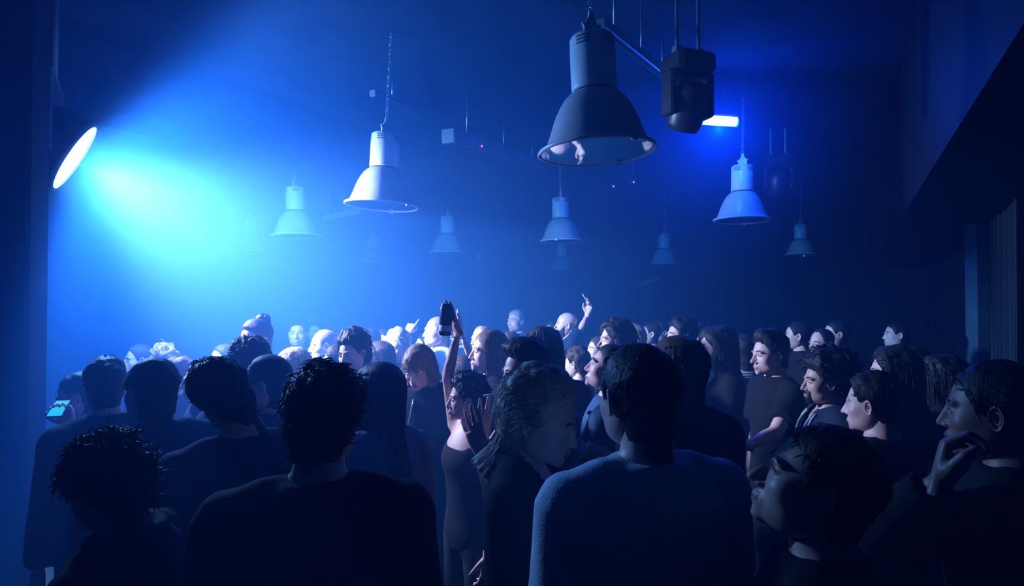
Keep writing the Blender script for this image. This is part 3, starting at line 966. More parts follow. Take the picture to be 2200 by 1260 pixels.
class Figure:
    def __init__(s, p):
        s.p = p; s.fem = p.get('fem', 0); s.lod = p['lod']
        s.lean = p.get('lean', (0, .015))
        L = s.lean
        shw = .165 if s.fem else .188
        s.neck0 = Vector((L[0], -.018 + L[1], 1.470))
        hb, hp, hr = p['head']           # yaw, pitch, roll relative to the body, degrees
        s.R = (Matrix.Rotation(math.radians(hb), 3, 'Z') @ Matrix.Rotation(math.radians(hr), 3, 'Y') @ Matrix.Rotation(math.radians(hp), 3, 'X'))
        s.hs = p.get('hs', 1.0)
        piv = Vector((L[0] * 1.15, -.006 + L[1] * 1.2, 1.535))
        s.hc = piv + s.R @ (Vector((0, .022, .090)) * s.hs)
        s.sh = {k: Vector((k * shw + L[0], -.016 + L[1], 1.410 + .012 * (k * p.get('shrug', 0)))) for k in (1, -1)}
        s.arm = {}
        for k in (1, -1):
            a = p.get('arms', {}).get(k)
            if a is None:
                W = Vector((k * (shw + .05), .055 + L[1] * .3, .865)); pole = Vector((k * .25, -1, 0)); hk, fd, pn = 'relaxed', Vector((0, .12, -1)), Vector((-k, .25, 0))
            else:
                W, pole, hk, fd, pn = a['w'], Vector(a['pole']), a['hand'], Vector(a['f']), Vector(a['n'])
            S = s.sh[k].copy()
            up = max(0, (W.z - 1.4) / .5)
            S.z += .05 * min(1, up); S.x -= k * .018 * min(1, up)
            s.sh[k] = S
            E, W2 = ik(S, W, .285, .258, pole)
            s.arm[k] = (S, E, W2, hk, fd, pn)
    def body_jobs(s):
        vox = (.0125, .019, .026)[s.lod]
        g = Geo()
        rings = torso_rings(0, s.fem, s.lean)
        nt = s.hc + s.R @ (Vector((0, -.030, -.030)) * s.hs)
        nr = .048 if s.fem else .056
        n0 = s.neck0
        rings += [(n0.lerp(nt, .12), Vector((1, 0, 0)), Vector((0, 1, 0)), nr * 1.12, nr * 1.10), (n0.lerp(nt, .5), Vector((1, 0, 0)), Vector((0, 1, 0)), nr, nr * 1.02), (nt, Vector((1, 0, 0)), Vector((0, 1, 0)), nr * .96, nr)]
        loft(g, rings)
        bare = s.p.get('top') in ('tank',)
        for k in (1, -1):
            S, E, W, hk, fd, pn = s.arm[k]
            f = .84 if s.fem else 1.0
            g.tube([n0 + Vector((k * .03, 0, -.01)), n0.lerp(S, .55) + Vector((0, 0, .014)), S], [.040, .046, .050 * f], 12)
            ball(g, S, .060 * f)
            g.tube([S, S.lerp(E, .35), S.lerp(E, .8), E], [.056 * f, .050 * f, .041 * f, .038 * f], 12)
            ball(g, E, .039 * f)
            g.tube([E, E.lerp(W, .3), E.lerp(W, .75), W], [.039 * f, .041 * f, .030 * f, .0265 * f], 12)
            ball(g, W, .026 * f)
            H, K, An = Vector((k * .088, 0, .90)), Vector((k * .105, .012, .50)), Vector((k * .115, -.02, .085))
            g.tube([H + Vector((0, 0, .03)), H.lerp(K, .4), H.lerp(K, .9), K], [.088, .080, .060, .056], 12)
            ball(g, K, .056)
            g.tube([K, K.lerp(An, .3) + Vector((0, -.012, 0)), K.lerp(An, .8), An], [.055, .056, .040, .037], 12)
            g.tube([An + Vector((0, -.04, -.04)), An + Vector((k * .01, .06, -.045)), An + Vector((k * .02, .15, -.058))], [.036, .036, .022], 12)
        s.bj = remesh_job(g, vox)
        s.top_jobs(); s.leg_jobs()
    def top_jobs(s):
        p = s.p; kind = p.get('top', 'tee'); off = {'tee': .011, 'long': .012, 'jacket': .022, 'tank': .007}[kind]
        vox = (.0105, .0175, .024)[s.lod]
        g = Geo()
        rings = torso_rings(off, s.fem, s.lean)
        rings = [((r[0].x, r[0].y, r[0].z), r[1], r[2], r[3] + .006 * (i < 4), r[4] + .010 * (i < 4)) for i, r in enumerate(rings)]
        if kind == 'jacket': rings[0] = (Vector(rings[0][0]) - Vector((0, 0, .06)), *rings[0][1:])
        if kind == 'tank': rings = rings[:-2]
        top = Vector(rings[-1][0])
        if kind != 'tank':
            rings.append((top.lerp(s.neck0 + Vector((0, .004, .035)), .75), rings[-1][1], rings[-1][2], .074 + off * .6 - .008 * s.fem, .070 + off * .6 - .006 * s.fem))
        loft(g, rings)
        f = .86 if s.fem else 1.0
        for k in (1, -1):
            S, E, W = s.arm[k][:3]
            if kind == 'tank':
                g.tube([Vector((k * .085 + s.lean[0], .085 + s.lean[1], 1.34)), Vector((k * .09 + s.lean[0], .02 + s.lean[1], 1.452)), Vector((k * .09 + s.lean[0], -.08 + s.lean[1], 1.38))], [.018, .014, .018], 8)
                continue
            n0 = s.neck0
            g.tube([n0 + Vector((k * .05, 0, -.012)), n0.lerp(S, .55) + Vector((0, 0, .012)), S], [.040 + off, .046 + off, .052 * f + off], 12)
            ball(g, S, .060 * f + off)
            o2 = off + .007
            if kind == 'tee':
                e = S.lerp(E, .72); g.tube([S, S.lerp(E, .4), e], [.058 * f + o2, .056 * f + o2, .056 * f + o2 + .006], 14)
            else:
                g.tube([S, S.lerp(E, .4), E], [.057 * f + o2, .052 * f + o2, .046 * f + o2], 14); ball(g, E, .046 * f + o2)
                g.tube([E, E.lerp(W, .4), E.lerp(W, .93)], [.045 * f + o2, .042 * f + o2, .034 * f + o2], 14)
        if kind == 'jacket':      # collar
            c = s.neck0 + Vector((0, .004, .012))
            pts = [c + Vector((.082 * math.cos(a), .078 * math.sin(a) , .02 - .045 * max(0, math.sin(a)))) for a in [math.radians(90 - 325 / 2 + 35 + 290 * i / 15 - 180 + 17) for i in range(16)]]
            g.tube(pts, .019, 8)
        s.tj = remesh_job(g, vox, 3)
    def leg_jobs(s):
        g = Geo()
        off = .014
        loft(g, [((0, -.005, 1.0), (1, 0, 0), (0, 1, 0), .158, .114), ((0, -.005, .93), (1, 0, 0), (0, 1, 0), .176, .126), ((0, 0, .84), (1, 0, 0), (0, 1, 0), .168, .118)])
        for k in (1, -1):
            H, K, An = Vector((k * .088, 0, .90)), Vector((k * .105, .012, .50)), Vector((k * .115, -.02, .10))
            g.tube([H, H.lerp(K, .4), K], [.092 + off, .084 + off, .060 + off], 12); ball(g, K, .060 + off)
            g.tube([K, K.lerp(An, .4) + Vector((0, -.008, 0)), An], [.059 + off, .056 + off, .050 + off], 12)
        s.lj = remesh_job(g, .027, 3)

def shoe_mesh():
    g = Geo()
    X, Z = Vector((1, 0, 0)), Vector((0, 0, 1))
    loft(g, [((0, -.085, .045), X, Z, .026, .038), ((0, -.06, .050), X, Z, .038, .050), ((0, -.01, .058), X, Z, .040, .058), ((0, .05, .045), X, Z, .043, .045), ((.0, .11, .036), X, Z, .047, .036), ((0, .165, .030), X, Z, .040, .030), ((0, .19, .024), X, Z, .022, .020)], n=16, e=2.6)
    V = NP(g.v); V[:, 2] = np.maximum(V[:, 2], 0); g.v = V.tolist()
    return g.mesh('shoe', M['shoe'])
# ------------------------------------------------------------------ people: materials
def hair_mat(name, col, rough=.58):
    m = mat(name, col, rough, spec=.3)
    nt = m.node_tree; b = nt.nodes['Principled BSDF']
    tc = nt.nodes.new('ShaderNodeTexCoord'); mp = nt.nodes.new('ShaderNodeMapping'); mp.inputs['Scale'].default_value = (170, 170, 14)
    n = nt.nodes.new('ShaderNodeTexNoise'); n.inputs['Scale'].default_value = 1.0; n.inputs['Detail'].default_value = 3
    nt.links.new(tc.outputs['Object'], mp.inputs['Vector']); nt.links.new(mp.outputs[0], n.inputs['Vector'])
    r = nt.nodes.new('ShaderNodeValToRGB')
    r.color_ramp.elements[0].position = .3; r.color_ramp.elements[0].color = (*[c * .55 for c in col], 1)
    r.color_ramp.elements[1].position = .7; r.color_ramp.elements[1].color = (*[min(1, c * 1.5) for c in col], 1)
    nt.links.new(n.outputs['Fac'], r.inputs['Fac']); nt.links.new(r.outputs['Color'], b.inputs['Base Color'])
    bp = nt.nodes.new('ShaderNodeBump'); bp.inputs['Strength'].default_value = .6; bp.inputs['Distance'].default_value = .004
    nt.links.new(n.outputs['Fac'], bp.inputs['Height']); nt.links.new(bp.outputs['Normal'], b.inputs['Normal'])
    return m
SKIN = {k: mat('skin_' + k, c, .46, spec=.4, noise=.06, nscale=60, bump=.06, bscale=350) for k, c in dict(fair=(.78, .47, .40), pale=(.86, .57, .50), tan=(.60, .35, .27), deep=(.26, .15, .11)).items()}
LIP = {k: mat('lips_' + k, c, .38) for k, c in dict(fair=(.52, .20, .19), pale=(.62, .22, .22), tan=(.40, .17, .15), deep=(.18, .08, .07)).items()}
HAIRM = {k: hair_mat('hair_' + k, c) for k, c in dict(black=(.010, .009, .009), dark=(.022, .015, .011), brown=(.075, .045, .028), chestnut=(.14, .075, .04), fair=(.30, .215, .15), blond=(.50, .41, .32), grey=(.30, .29, .28)).items()}
M['eye_white'] = mat('eye_white', (.75, .74, .72), .15)
M['iris'] = mat('iris', (.035, .022, .015), .08)
M['lash'] = mat('lash', (.008, .007, .007), .6)
M['shoe'] = mat('shoe_leather', (.02, .018, .018), .45, noise=.2, nscale=30)
M['bottle'] = mat('bottle_glass', (.012, .022, .02), .06, spec=.8)
M['label'] = mat('bottle_label', (.20, .42, .62), .5, noise=.1, nscale=40)
M['paper'] = mat('cigarette_paper', (.85, .85, .83), .7)
M['filter'] = mat('cigarette_filter', (.55, .32, .14), .7)
M['silver'] = mat('silver', (.75, .75, .78), .2, metal=1.0)
M['frame'] = mat('spectacle_frame', (.015, .014, .014), .3)
CLOTH = {}
def cloth(name, col, rough=.85):
    if name not in CLOTH: CLOTH[name] = mat('cloth_' + name, col, rough, spec=.08, noise=.12, nscale=25, bump=.25, bscale=220)
    return CLOTH[name]
for k, c in dict(black=(.014, .014, .016), charcoal=(.035, .036, .042), navy=(.022, .03, .055), blue=(.06, .12, .22), denim=(.10, .16, .26), grey=(.16, .17, .19), lightgrey=(.56, .66, .78), white=(.78, .80, .82), maroon=(.06, .02, .03), pants=(.022, .024, .03), jeans=(.05, .07, .11)).items(): cloth(k, c)
def striped(name, c1, c2, scale, axis):
    m = mat(name, c1, .85, spec=.08); nt = m.node_tree; b = nt.nodes['Principled BSDF']
    tc = nt.nodes.new('ShaderNodeTexCoord'); w = nt.nodes.new('ShaderNodeTexWave'); w.wave_type = 'BANDS'; w.bands_direction = axis
    w.inputs['Scale'].default_value = scale
    r = nt.nodes.new('ShaderNodeValToRGB'); r.color_ramp.interpolation = 'CONSTANT'
    r.color_ramp.elements[0].color = (*c1, 1); r.color_ramp.elements[1].position = .5; r.color_ramp.elements[1].color = (*c2, 1)
    nt.links.new(tc.outputs['Object'], w.inputs['Vector']); nt.links.new(w.outputs['Fac'], r.inputs['Fac']); nt.links.new(r.outputs['Color'], b.inputs['Base Color'])
    CLOTH[name] = m
striped('pinstripe', (.05, .07, .10), (.62, .68, .72), 22, 'X')
striped('bretonstripe', (.06, .09, .14), (.45, .52, .58), 17, 'Z')

# ------------------------------------------------------------------ hair styles
HS = dict(
    crop=dict(line='short', t=.013, rough=.25, tuft=170, tl=.022, tr=.0032, out=.35, mess=.6),
    messy=dict(line='short', t=.021, top=.014, rough=.40, freq=12, tuft=320, tl=.036, tr=.0044, out=.42, mess=.9, flow=(0, .1, .2)),
    curly=dict(line='short', t=.036, top=.012, rough=.42, freq=16, tuft=420, tl=.040, tr=.0050, out=.6, mess=1.2, curl=1),
    quiff=dict(line='quiff', t=.013, top=.026, frontup=.016, rough=.22, tuft=240, tl=.036, tr=.0042, out=.35, mess=.4, flow=(0, -.4, .5)),
    flattop=dict(line='quiff', t=.010, top=.050, frontup=.012, rough=.15, tuft=260, tl=.030, tr=.0042, out=.5, mess=.5, flow=(0, 0, 1)),
    receding=dict(line='receding', t=.010, rough=.2, tuft=110, tl=.018, tr=.003, out=.25, mess=.5),
    buzz=dict(line='shaved', t=.005, rough=.2, soft=4),
    topcrop=dict(line='shaved', t=.006, top=.026, rough=.25, tuft=180, tl=.028, tr=.004, out=.4, mess=.5, flow=(0, .3, .4)),
    bald=None,
    long=dict(line='long', t=.016, top=.006, back=.012, rough=.14, long=.30, front0=74, strands=170, part=1, tuft=60, tl=.05, tr=.003, out=.05, mess=.2, flow=(0, -.5, -.8)),
    longfull=dict(line='long', t=.026, top=.012, back=.018, sides=.012, rough=.24, long=.30, front0=62, narrow=.06, flare=.12, wave=.010, strands=220, tuft=160, tl=.06, tr=.004, out=.2, mess=.5, flow=(0, -.4, -.8)),
    behind=dict(line='long', t=.014, top=.004, back=.012, rough=.12, long=.27, front0=112, narrow=.26, strands=170, tuft=80, tl=.06, tr=.003, out=.04, mess=.2, flow=(0, -1, -.3)),
    bob=dict(line='long', t=.022, top=.006, back=.014, sides=.006, rough=.12, long=.13, front0=66, narrow=.02, strands=190, part=1, tuft=60, tl=.05, tr=.0032, out=.04, mess=.2, flow=(0, -.4, -.9)),
    fringebob=dict(line='bangs', t=.020, top=.006, rough=.12, long=.12, front0=58, narrow=.02, strands=150, tuft=140, tl=.05, tr=.0032, out=.06, mess=.25, flow=(0, .5, -.9)),
    swept=dict(line='short', t=.020, top=.012, back=.014, rough=.22, long=.19, front0=128, narrow=.30, strands=280, tuft=560, tl=.080, tr=.0023, out=.10, mess=.28, flow=(0, -1, -.35)),
    bun=dict(line='short', t=.014, top=.008, rough=.14, tuft=140, tl=.05, tr=.003, out=.08, mess=.25, flow=(0, -1, .5), bun=(0, -.065, .115, .046)),
    dreads=dict(line='short', t=.040, top=.030, back=.030, rough=.34, freq=12, tuft=320, tl=.06, tr=.0075, out=.35, mess=.8, flow=(0, -.7, -.2)),
    shaggy=dict(line='long', t=.034, top=.020, back=.020, sides=.016, rough=.36, freq=11, long=.17, front0=76, narrow=.0, flare=.10, wave=.012, strands=150, tuft=320, tl=.06, tr=.005, out=.35, mess=.8, flow=(0, .2, -.6)),
    updo=dict(line='short', t=.022, top=.024, back=.020, rough=.32, freq=12, tuft=360, tl=.06, tr=.0042, out=.3, mess=.7, flow=(0, -.8, .4), bun=(0, -.085, .070, .050)),
)

# ------------------------------------------------------------------ the crowd
CROWD = []
def person(px, py, hh, by, hy, pitch=0, roll=0, hair='crop', hc='dark', top='tee', tc='black', skin='fair', d=None, label='', **kw):
    turn = math.degrees(math.atan((px - 1100) / F))      # angles are given against the line of sight
    by, hy = by - turn, hy - turn
    CROWD.append(dict(px=px, py=py, hh=hh, by=by, hy=hy, pitch=pitch, roll=roll, hair=hair, hcol=hc, top=top, tc=tc, skin=skin, d=d, label=label, **kw))
def A(px, py, d, e, hand, f, n): return dict(px=(px, py, d), e=e, hand=hand, f=f, n=n)

# nearest row
person(1765, 912, 262, 84, 96, 20, 0, 'crop', 'black', 'tee', 'black', 'tan', 1.06, 'nearest dark man at bottom right with face tilted up in profile')
person(1368, 735, 225, 30, 32, -3, 0, 'crop', 'black', 'long', 'lightgrey', 'fair', 1.36, 'man in pale blue sweatshirt seen from behind at centre right')
person(1172, 790, 205, -100, -112, -18, 4, 'swept', 'blond', 'jacket', 'black', 'fair', 1.66, 'blonde woman in black open jacket turned right with hair swept back', fem=1, cut=('v', 1.10, .085), closed=1)
person(700, 775, 222, -6, -16, -4, 3, 'messy', 'black', 'tee', 'black', 'fair', 1.34, 'dark silhouette of a man with tousled hair, black tee, left of centre')
person(225, 936, 175, 60, 40, -22, 0, 'curly', 'black', 'jacket', 'black', 'fair', 1.36, 'black hunched silhouette in the bottom left corner')
person(2132, 772, 212, 82, 88, -2, 0, 'crop', 'black', 'long', 'black', 'deep', 1.42, 'dark man at the right edge holding a hand to his mouth',
       arms={-1: A(2016, 1040, 1.30, (2085, 1190, 1.35), 'grip', (.3, .1, 1), (.75, -.5, .1)), 1: None})
# second row
person(478, 772, 165, 20, 25, 2, -30, 'flattop', 'black', 'long', 'navy', 'fair', 1.80, 'silhouette with flat topped hair and head tipped to the left')
person(326, 766, 140, 30, 28, 0, 0, 'crop', 'black', 'jacket', 'navy', 'fair', 2.2, 'hazy silhouette with an oval head in front of the beam')
person(226, 766, 112, 25, 12, -4, 0, 'flattop', 'black', 'jacket', 'black', 'fair', 2.5, 'blurred silhouette with a square head near the black partition')
person(810, 776, 150, 30, 35, -3, 0, 'long', 'dark', 'jacket', 'denim', 'fair', 2.25, 'long haired woman in denim jacket from behind, beside the tousled man', fem=1)
person(570, 762, 122, 62, 70, -6, 0, 'receding', 'dark', 'tee', 'navy', 'fair', 2.55, 'balding man with spectacles and beard behind the tipped head', glasses=1, beard='full', bt=.006)
person(1128, 722, 138, 100, 112, -6, 0, 'quiff', 'black', 'tee', 'charcoal', 'fair', 2.30, 'dark haired man smoking and clapping behind the blonde woman', cig=1,
       arms={-1: A(1037, 978, 2.16, (1085, 1075, 2.2), 'open', (-.35, .1, 1), (.2, .9, .2)), 1: A(1030, 955, 2.28, (1075, 1075, 2.4), 'open', (.12, .05, 1), (-.1, -.9, .1))}, bracelet=-1)
person(1448, 720, 150, 35, 50, 0, 0, 'behind', 'chestnut', 'jacket', 'black', 'fair', 2.0, 'woman with long auburn hair behind the pale sweatshirt man', fem=1)
person(1870, 796, 128, 66, 76, -4, 0, 'topcrop', 'black', 'tee', 'black', 'fair', 2.1, 'man with shaved sides and a flat crop of hair, seen from behind, right')
person(1768, 746, 112, 105, 112, -2, 0, 'dreads', 'black', 'jacket', 'navy', 'tan', 2.62, 'goateed man with a big pile of hair and white striped track top', beard='goatee', bt=.006, piping=1, cut=('v', 1.34, .05))
person(1912, 742, 105, 95, 100, 0, 0, 'longfull', 'black', 'tee', 'black', 'fair', 2.75, 'dark haired head just behind the man with shaved sides', fem=1)
# middle of the crowd
person(530, 722, 100, 50, 55, 0, 0, 'curly', 'brown', 'tee', 'navy', 'fair', 2.95, 'curly brown haired head behind the balding man')
person(548, 684, 88, 120, 130, -3, 0, 'bun', 'dark', 'tee', 'navy', 'pale', 3.65, 'man with a hair bun looking down, above the curly head')
person(480, 738, 66, 110, 115, 0, 0, 'crop', 'dark', 'tee', 'navy', 'fair', 4.4, 'faint pink face in haze just right of the flat topped silhouette')
person(640, 691, 54, 165, 172, 4, 0, 'buzz', 'dark', 'jacket', 'navy', 'fair', 5.5, 'far man in open collar facing us at centre left')
person(680, 690, 46, 160, 150, 0, 0, 'crop', 'dark', 'tee', 'navy', 'fair', 6.4, 'hazy far face right of the man in open collar')
person(628, 746, 86, 45, 40, -5, 0, 'bob', 'blond', 'tank', 'black', 'pale', 3.45, 'woman with straight blonde bob and bare shoulder, from behind', fem=1)
person(694, 708, 66, 95, 102, -4, 0, 'receding', 'fair', 'tee', 'blue', 'pale', 4.4, 'balding fair man in profile at centre left')
person(722, 738, 62, 100, 82, 2, 0, 'bob', 'dark', 'tee', 'black', 'pale', 3.82, 'white lit face in profile before the balding fair man', fem=1)
person(757, 706, 86, 135, 140, -10, 2, 'updo', 'dark', 'tee', 'navy', 'pale', 3.3, 'bright faced woman with piled dark hair looking down', fem=1)
person(793, 704, 62, 165, 160, -4, 0, 'long', 'dark', 'tee', 'black', 'fair', 5.0, 'woman facing us right of the piled up hair', fem=1)
person(824, 706, 60, 160, 165, -2, 0, 'crop', 'dark', 'tee', 'navy', 'fair', 5.5, 'man with raised fist and pointing finger at centre left',
       arms={-1: A(874, 717, 5.2, (850, 752, 5.35), 'point', (.55, 0, 1), (0, 1, .0)), 1: None})
person(812, 732, 86, 45, 50, -2, 0, 'bob', 'brown', 'tee', 'navy', 'pale', 4.22, 'woman with smooth dark bob seen from behind at centre left', fem=1)
person(852, 706, 72, 150, 145, -4, 0, 'updo', 'blond', 'jacket', 'charcoal', 'pale', 4.68, 'blonde curly haired woman in dark collar, head turned to us', fem=1)
person(898, 744, 86, 160, 152, -24, 0, 'fringebob', 'fair', 'jacket', 'black', 'pale', 2.98, 'person with pale fringe looking down in zipped black top', fem=1, zip=1)
person(912, 716, 50, 120, 110, 0, 0, 'crop', 'dark', 'tee', 'navy', 'fair', 5.9, 'dim far face left of the raised hands')
person(938, 680, 64, 115, 112, 2, 0, 'buzz', 'fair', 'tee', 'white', 'pale', 5.0, 'tall man in white tee behind the raised hands')
person(1000, 798, 98, 125, 100, 0, 0, 'curly', 'black', 'tank', 'black', 'tan', 2.7, 'woman in black tank top raising one bare arm with a can', fem=1,
       arms={1: A(984, 712, 2.70, (920, 752, 2.66), 'open', (-.42, -.1, 1), (-.75, -.55, -.1)), -1: None}, bracelet=1)
person(988, 762, 76, 45, 40, 0, 0, 'long', 'brown', 'tee', 'black', 'fair', 3.75, 'straight brown haired woman seen from behind raising a bare arm', fem=1,
       arms={1: A(990, 716, 3.72, (1010, 785, 3.8), 'open', (-.1, .1, 1), (-.9, .3, 0)), -1: None})
person(1048, 708, 90, 98, 108, 4, 0, 'long', 'chestnut', 'tee', 'black', 'pale', 3.3, 'singing woman with long hair and open mouth', fem=1, mouth=.006)
person(1034, 700, 56, 140, 130, 0, 0, 'receding', 'fair', 'tee', 'navy', 'fair', 5.0, 'far head right behind the singing woman')
person(1093, 712, 60, 100, 110, 0, 0, 'receding', 'brown', 'tee', 'navy', 'pale', 4.3, 'pale forehead between the singing woman and the smoking man')
person(1165, 700, 104, 20, 15, 0, 0, 'bob', 'black', 'tee', 'navy', 'fair', 3.0, 'smooth dark round head from behind above the smoking man')
person(1108, 665, 48, 150, 140, 0, 0, 'crop', 'grey', 'tee', 'navy', 'fair', 6.7, 'far man alone above the crowd near the centre')
person(1216, 672, 52, 92, 98, 0, 0, 'bald', 'dark', 'tee', 'navy', 'fair', 5.9, 'bald bearded man in dark vee neck raising a cigarette', beard='full', bt=.004, cut=('v', 1.33, .055),
       arms={-1: A(1262, 676, 5.75, (1243, 716, 5.8), 'smoke', (.22, .05, 1), (-.5, -.85, .2)), 1: None})
person(1186, 688, 42, 120, 120, 0, 0, 'crop', 'dark', 'tee', 'navy', 'fair', 7.0, 'dim far face left of the bald bearded man')
person(1204, 752, 56, 140, 125, -6, 0, 'bob', 'brown', 'tee', 'black', 'pale', 4.6, 'white lit woman peeking out beside tousled brown hair', fem=1)
person(1238, 742, 68, 62, 66, -2, 0, 'messy', 'brown', 'tee', 'black', 'pale', 4.15, 'tousled brown haired man in profile near the centre')
person(1318, 682, 84, 100, 112, 2, 0, 'shaggy', 'black', 'jacket', 'black', 'fair', 3.75, 'bearded man with shaggy black hair at centre right', beard='full', bt=.007)
person(1284, 722, 54, 105, 110, 0, 0, 'crop', 'brown', 'tee', 'navy', 'pale', 4.85, 'small pale face left of the bearded shaggy man')
person(1312, 738, 104, 80, 90, 16, 0, 'crop', 'black', 'tee', 'blue', 'fair', 2.6, 'man in blue tee in profile, chin up, holding a bottle',
       arms={-1: A(1308, 985, 2.42, (1345, 1030, 2.7), 'grip', (-1, .3, .35), (.3, 1, 0)), 1: None})
person(1352, 694, 62, 110, 100, 0, 0, 'longfull', 'fair', 'tee', 'navy', 'fair', 5.1, 'curly fair haired woman right of the bearded shaggy man', fem=1)
person(1396, 690, 52, 110, 105, 8, 0, 'crop', 'dark', 'tee', 'navy', 'fair', 6.1, 'far dim profile, left of two behind the auburn woman')
person(1417, 690, 48, 140, 135, 0, 0, 'crop', 'dark', 'tee', 'navy', 'fair', 6.8, 'far dim face, right of two behind the auburn woman')
person(1462, 678, 78, 98, 112, 0, 0, 'messy', 'black', 'tee', 'black', 'fair', 4.2, 'dark haired man with visible ear above the auburn woman')
person(1496, 692, 62, 105, 112, 0, 0, 'crop', 'black', 'tee', 'black', 'fair', 4.9, 'half hidden face between two dark heads at centre right')
person(1534, 700, 92, 115, 118, -2, 0, 'longfull', 'black', 'jacket', 'black', 'fair', 3.7, 'woman with long dark wavy hair and open black jacket', fem=1, cut=('v', 1.16, .075), closed=1)
person(1596, 716, 88, 25, 20, -4, 0, 'crop', 'black', 'tee', 'bretonstripe', 'fair', 4.15, 'person in striped tee seen from behind at right')
person(1652, 705, 98, 118, 122, -4, 0, 'quiff', 'black', 'tee', 'black', 'fair', 3.2, 'clean shaven man in black crew neck tee with forearm raised', eyesopen=1,
       arms={-1: A(1606, 958, 2.72, (1700, 985, 2.95), 'relaxed', (-1, .2, .25), (0, .6, -1)), 1: None})
person(1712, 690, 60, 98, 96, 2, 0, 'crop', 'black', 'tee', 'black', 'fair', 4.95, 'dim man in profile, leftmost of three at right')
person(1764, 706, 62, 130, 135, -4, 0, 'receding', 'black', 'tee', 'black', 'fair', 4.35, 'dim man facing us with broad forehead, middle of three at right')
person(1796, 686, 62, 105, 108, 0, 0, 'crop', 'black', 'tee', 'black', 'fair', 5.2, 'dim man with white ear, rightmost of three at right')
person(1956, 744, 88, 125, 120, -2, 0, 'long', 'black', 'tee', 'pinstripe', 'fair', 3.45, 'woman in pale striped shirt near the right', fem=1)
person(1925, 690, 56, 110, 110, 0, 0, 'crop', 'black', 'tee', 'black', 'fair', 5.6, 'barely visible far face above the striped shirt woman')
person(2012, 760, 96, 80, 85, 0, 0, 'longfull', 'black', 'tee', 'black', 'fair', 2.98, 'dark head between the striped shirt and the right edge man', fem=1)
person(298, 740, 66, 100, 105, 0, 0, 'crop', 'brown', 'tee', 'navy', 'fair', 4.6, 'hazy pale face, leftmost behind the oval head')
person(346, 738, 66, 80, 80, 0, 0, 'curly', 'fair', 'tee', 'navy', 'pale', 4.1, 'bright curly hair just above the oval head')
person(380, 764, 76, 60, 60, 0, 0, 'messy', 'brown', 'tee', 'navy', 'fair', 3.6, 'streaky haired head right behind the oval head')
person(430, 776, 80, 95, 100, 0, 0, 'crop', 'brown', 'tee', 'navy', 'fair', 3.2, 'face half hidden by the flat topped silhouette')
person(166, 800, 110, 70, 80, -10, 0, 'crop', 'dark', 'tee', 'navy', 'fair', 2.95, 'dim figure beside the black partition with a glowing phone',
       arms={-1: A(150, 912, 2.72, (200, 1010, 2.85), 'grip', (-.5, .2, .8), (.2, -.9, .3)), 1: None})
person(1560, 700, 52, 110, 115, 0, 0, 'crop', 'dark', 'tee', 'black', 'fair', 6.0, 'tiny dim face behind the woman with wavy hair')
person(870, 706, 44, 120, 125, 0, 0, 'crop', 'dark', 'tee', 'navy', 'fair', 6.8, 'tiny far head right of the blonde curls')
person(988, 700, 44, 120, 100, 0, 0, 'crop', 'dark', 'tee', 'navy', 'fair', 6.6, 'tiny far head right of the raised hands')
person(1440, 692, 46, 110, 110, 0, 0, 'crop', 'dark', 'tee', 'navy', 'fair', 7.4, 'tiny far head left of the dark haired man with visible ear')
# ------------------------------------------------------------------ people: put the figures together
def rotz(a): return Matrix.Rotation(math.radians(a), 3, 'Z')
HANDJ = {}
for k in HAND_KINDS:
    HANDJ[k, 0] = hand_shape(k, .0042)
    HANDJ[k, 1] = hand_shape(k, .0078)
FIGS = []
for i, c in enumerate(CROWD):
    d = c['d']
    lod = 0 if d < 1.9 else (1 if d < 3.5 else 2)
    top = at(c['px'], c['py'], d)
    p = dict(lod=lod, fem=c.get('fem', 0), top=c['top'], lean=c.get('lean', (0, .02)), head=(c['hy'] - c['by'], c['pitch'], c['roll']), hs=1.0)
    hst = HS[c['hair']]
    crown = .117 + (hst['t'] + hst.get('top', 0) * .95 if hst else 0)
    f0 = Figure(p)
    tilt = f0.R @ Vector((0, 0, 1))
    sc = top.z / (f0.hc.z + crown * max(.6, tilt.z))
    nat = (.115 + crown) * sc * F / d
    p['hs'] = min(1.10, max(.90, c['hh'] / nat))
    f0 = Figure(p)
    sc = top.z / (f0.hc.z + crown * p['hs'] * max(.6, tilt.z))
    hoff = rotz(c['by']) @ (f0.hc + f0.R @ Vector((0, 0, .03)))
    base = Vector((top.x - hoff.x * sc, top.y - hoff.y * sc, 0))
    inv = rotz(-c['by'])
    arms = {}
    for k, a in c.get('arms', {}).items():
        if a is None: continue
        w = inv @ ((at(*a['px']) - base) / sc)
        e = inv @ ((at(*a['e']) - base) / sc)
        arms[k] = dict(w=w, pole=e - f0.sh[k] - (w - f0.sh[k]) * .5, hand=a['hand'], f=inv @ Vector(a['f']), n=inv @ Vector(a['n']))
    p['arms'] = arms
    fig = Figure(p); fig.c = c; fig.base = base; fig.sc = sc; fig.i = i
    fig.body_jobs()
    FIGS.append(fig)
RES = run_jobs()
SHOE = shoe_mesh()

def part_np(name, V, Fs, mats, parent, Ms=None, **props):
    return ob(name, mesh_from(name, V, Fs, True, mats, Ms), parent, **props)

def place_hand(fig, k):
    S, E, W, hk, fd, pn = fig.arm[k]
    fine = fig.lod <= 1 and k in fig.p['arms']
    V, Fs, _ = RES[HANDJ[hk, 0 if fine else 1]]
    V = V.copy()
    x = fd.normalized(); z = -(pn - x * pn.dot(x)).normalized(); y = z.cross(x)
    if k < 0: V[:, 1] *= -1; Fs = Fs[:, ::-1]; y = z.cross(x)
    sc = .92 if fig.fem else 1.0
    B = NP([list(x), list(y), list(z)])
    return (V * sc) @ B + NP(W), Fs, (W, x, y, z)

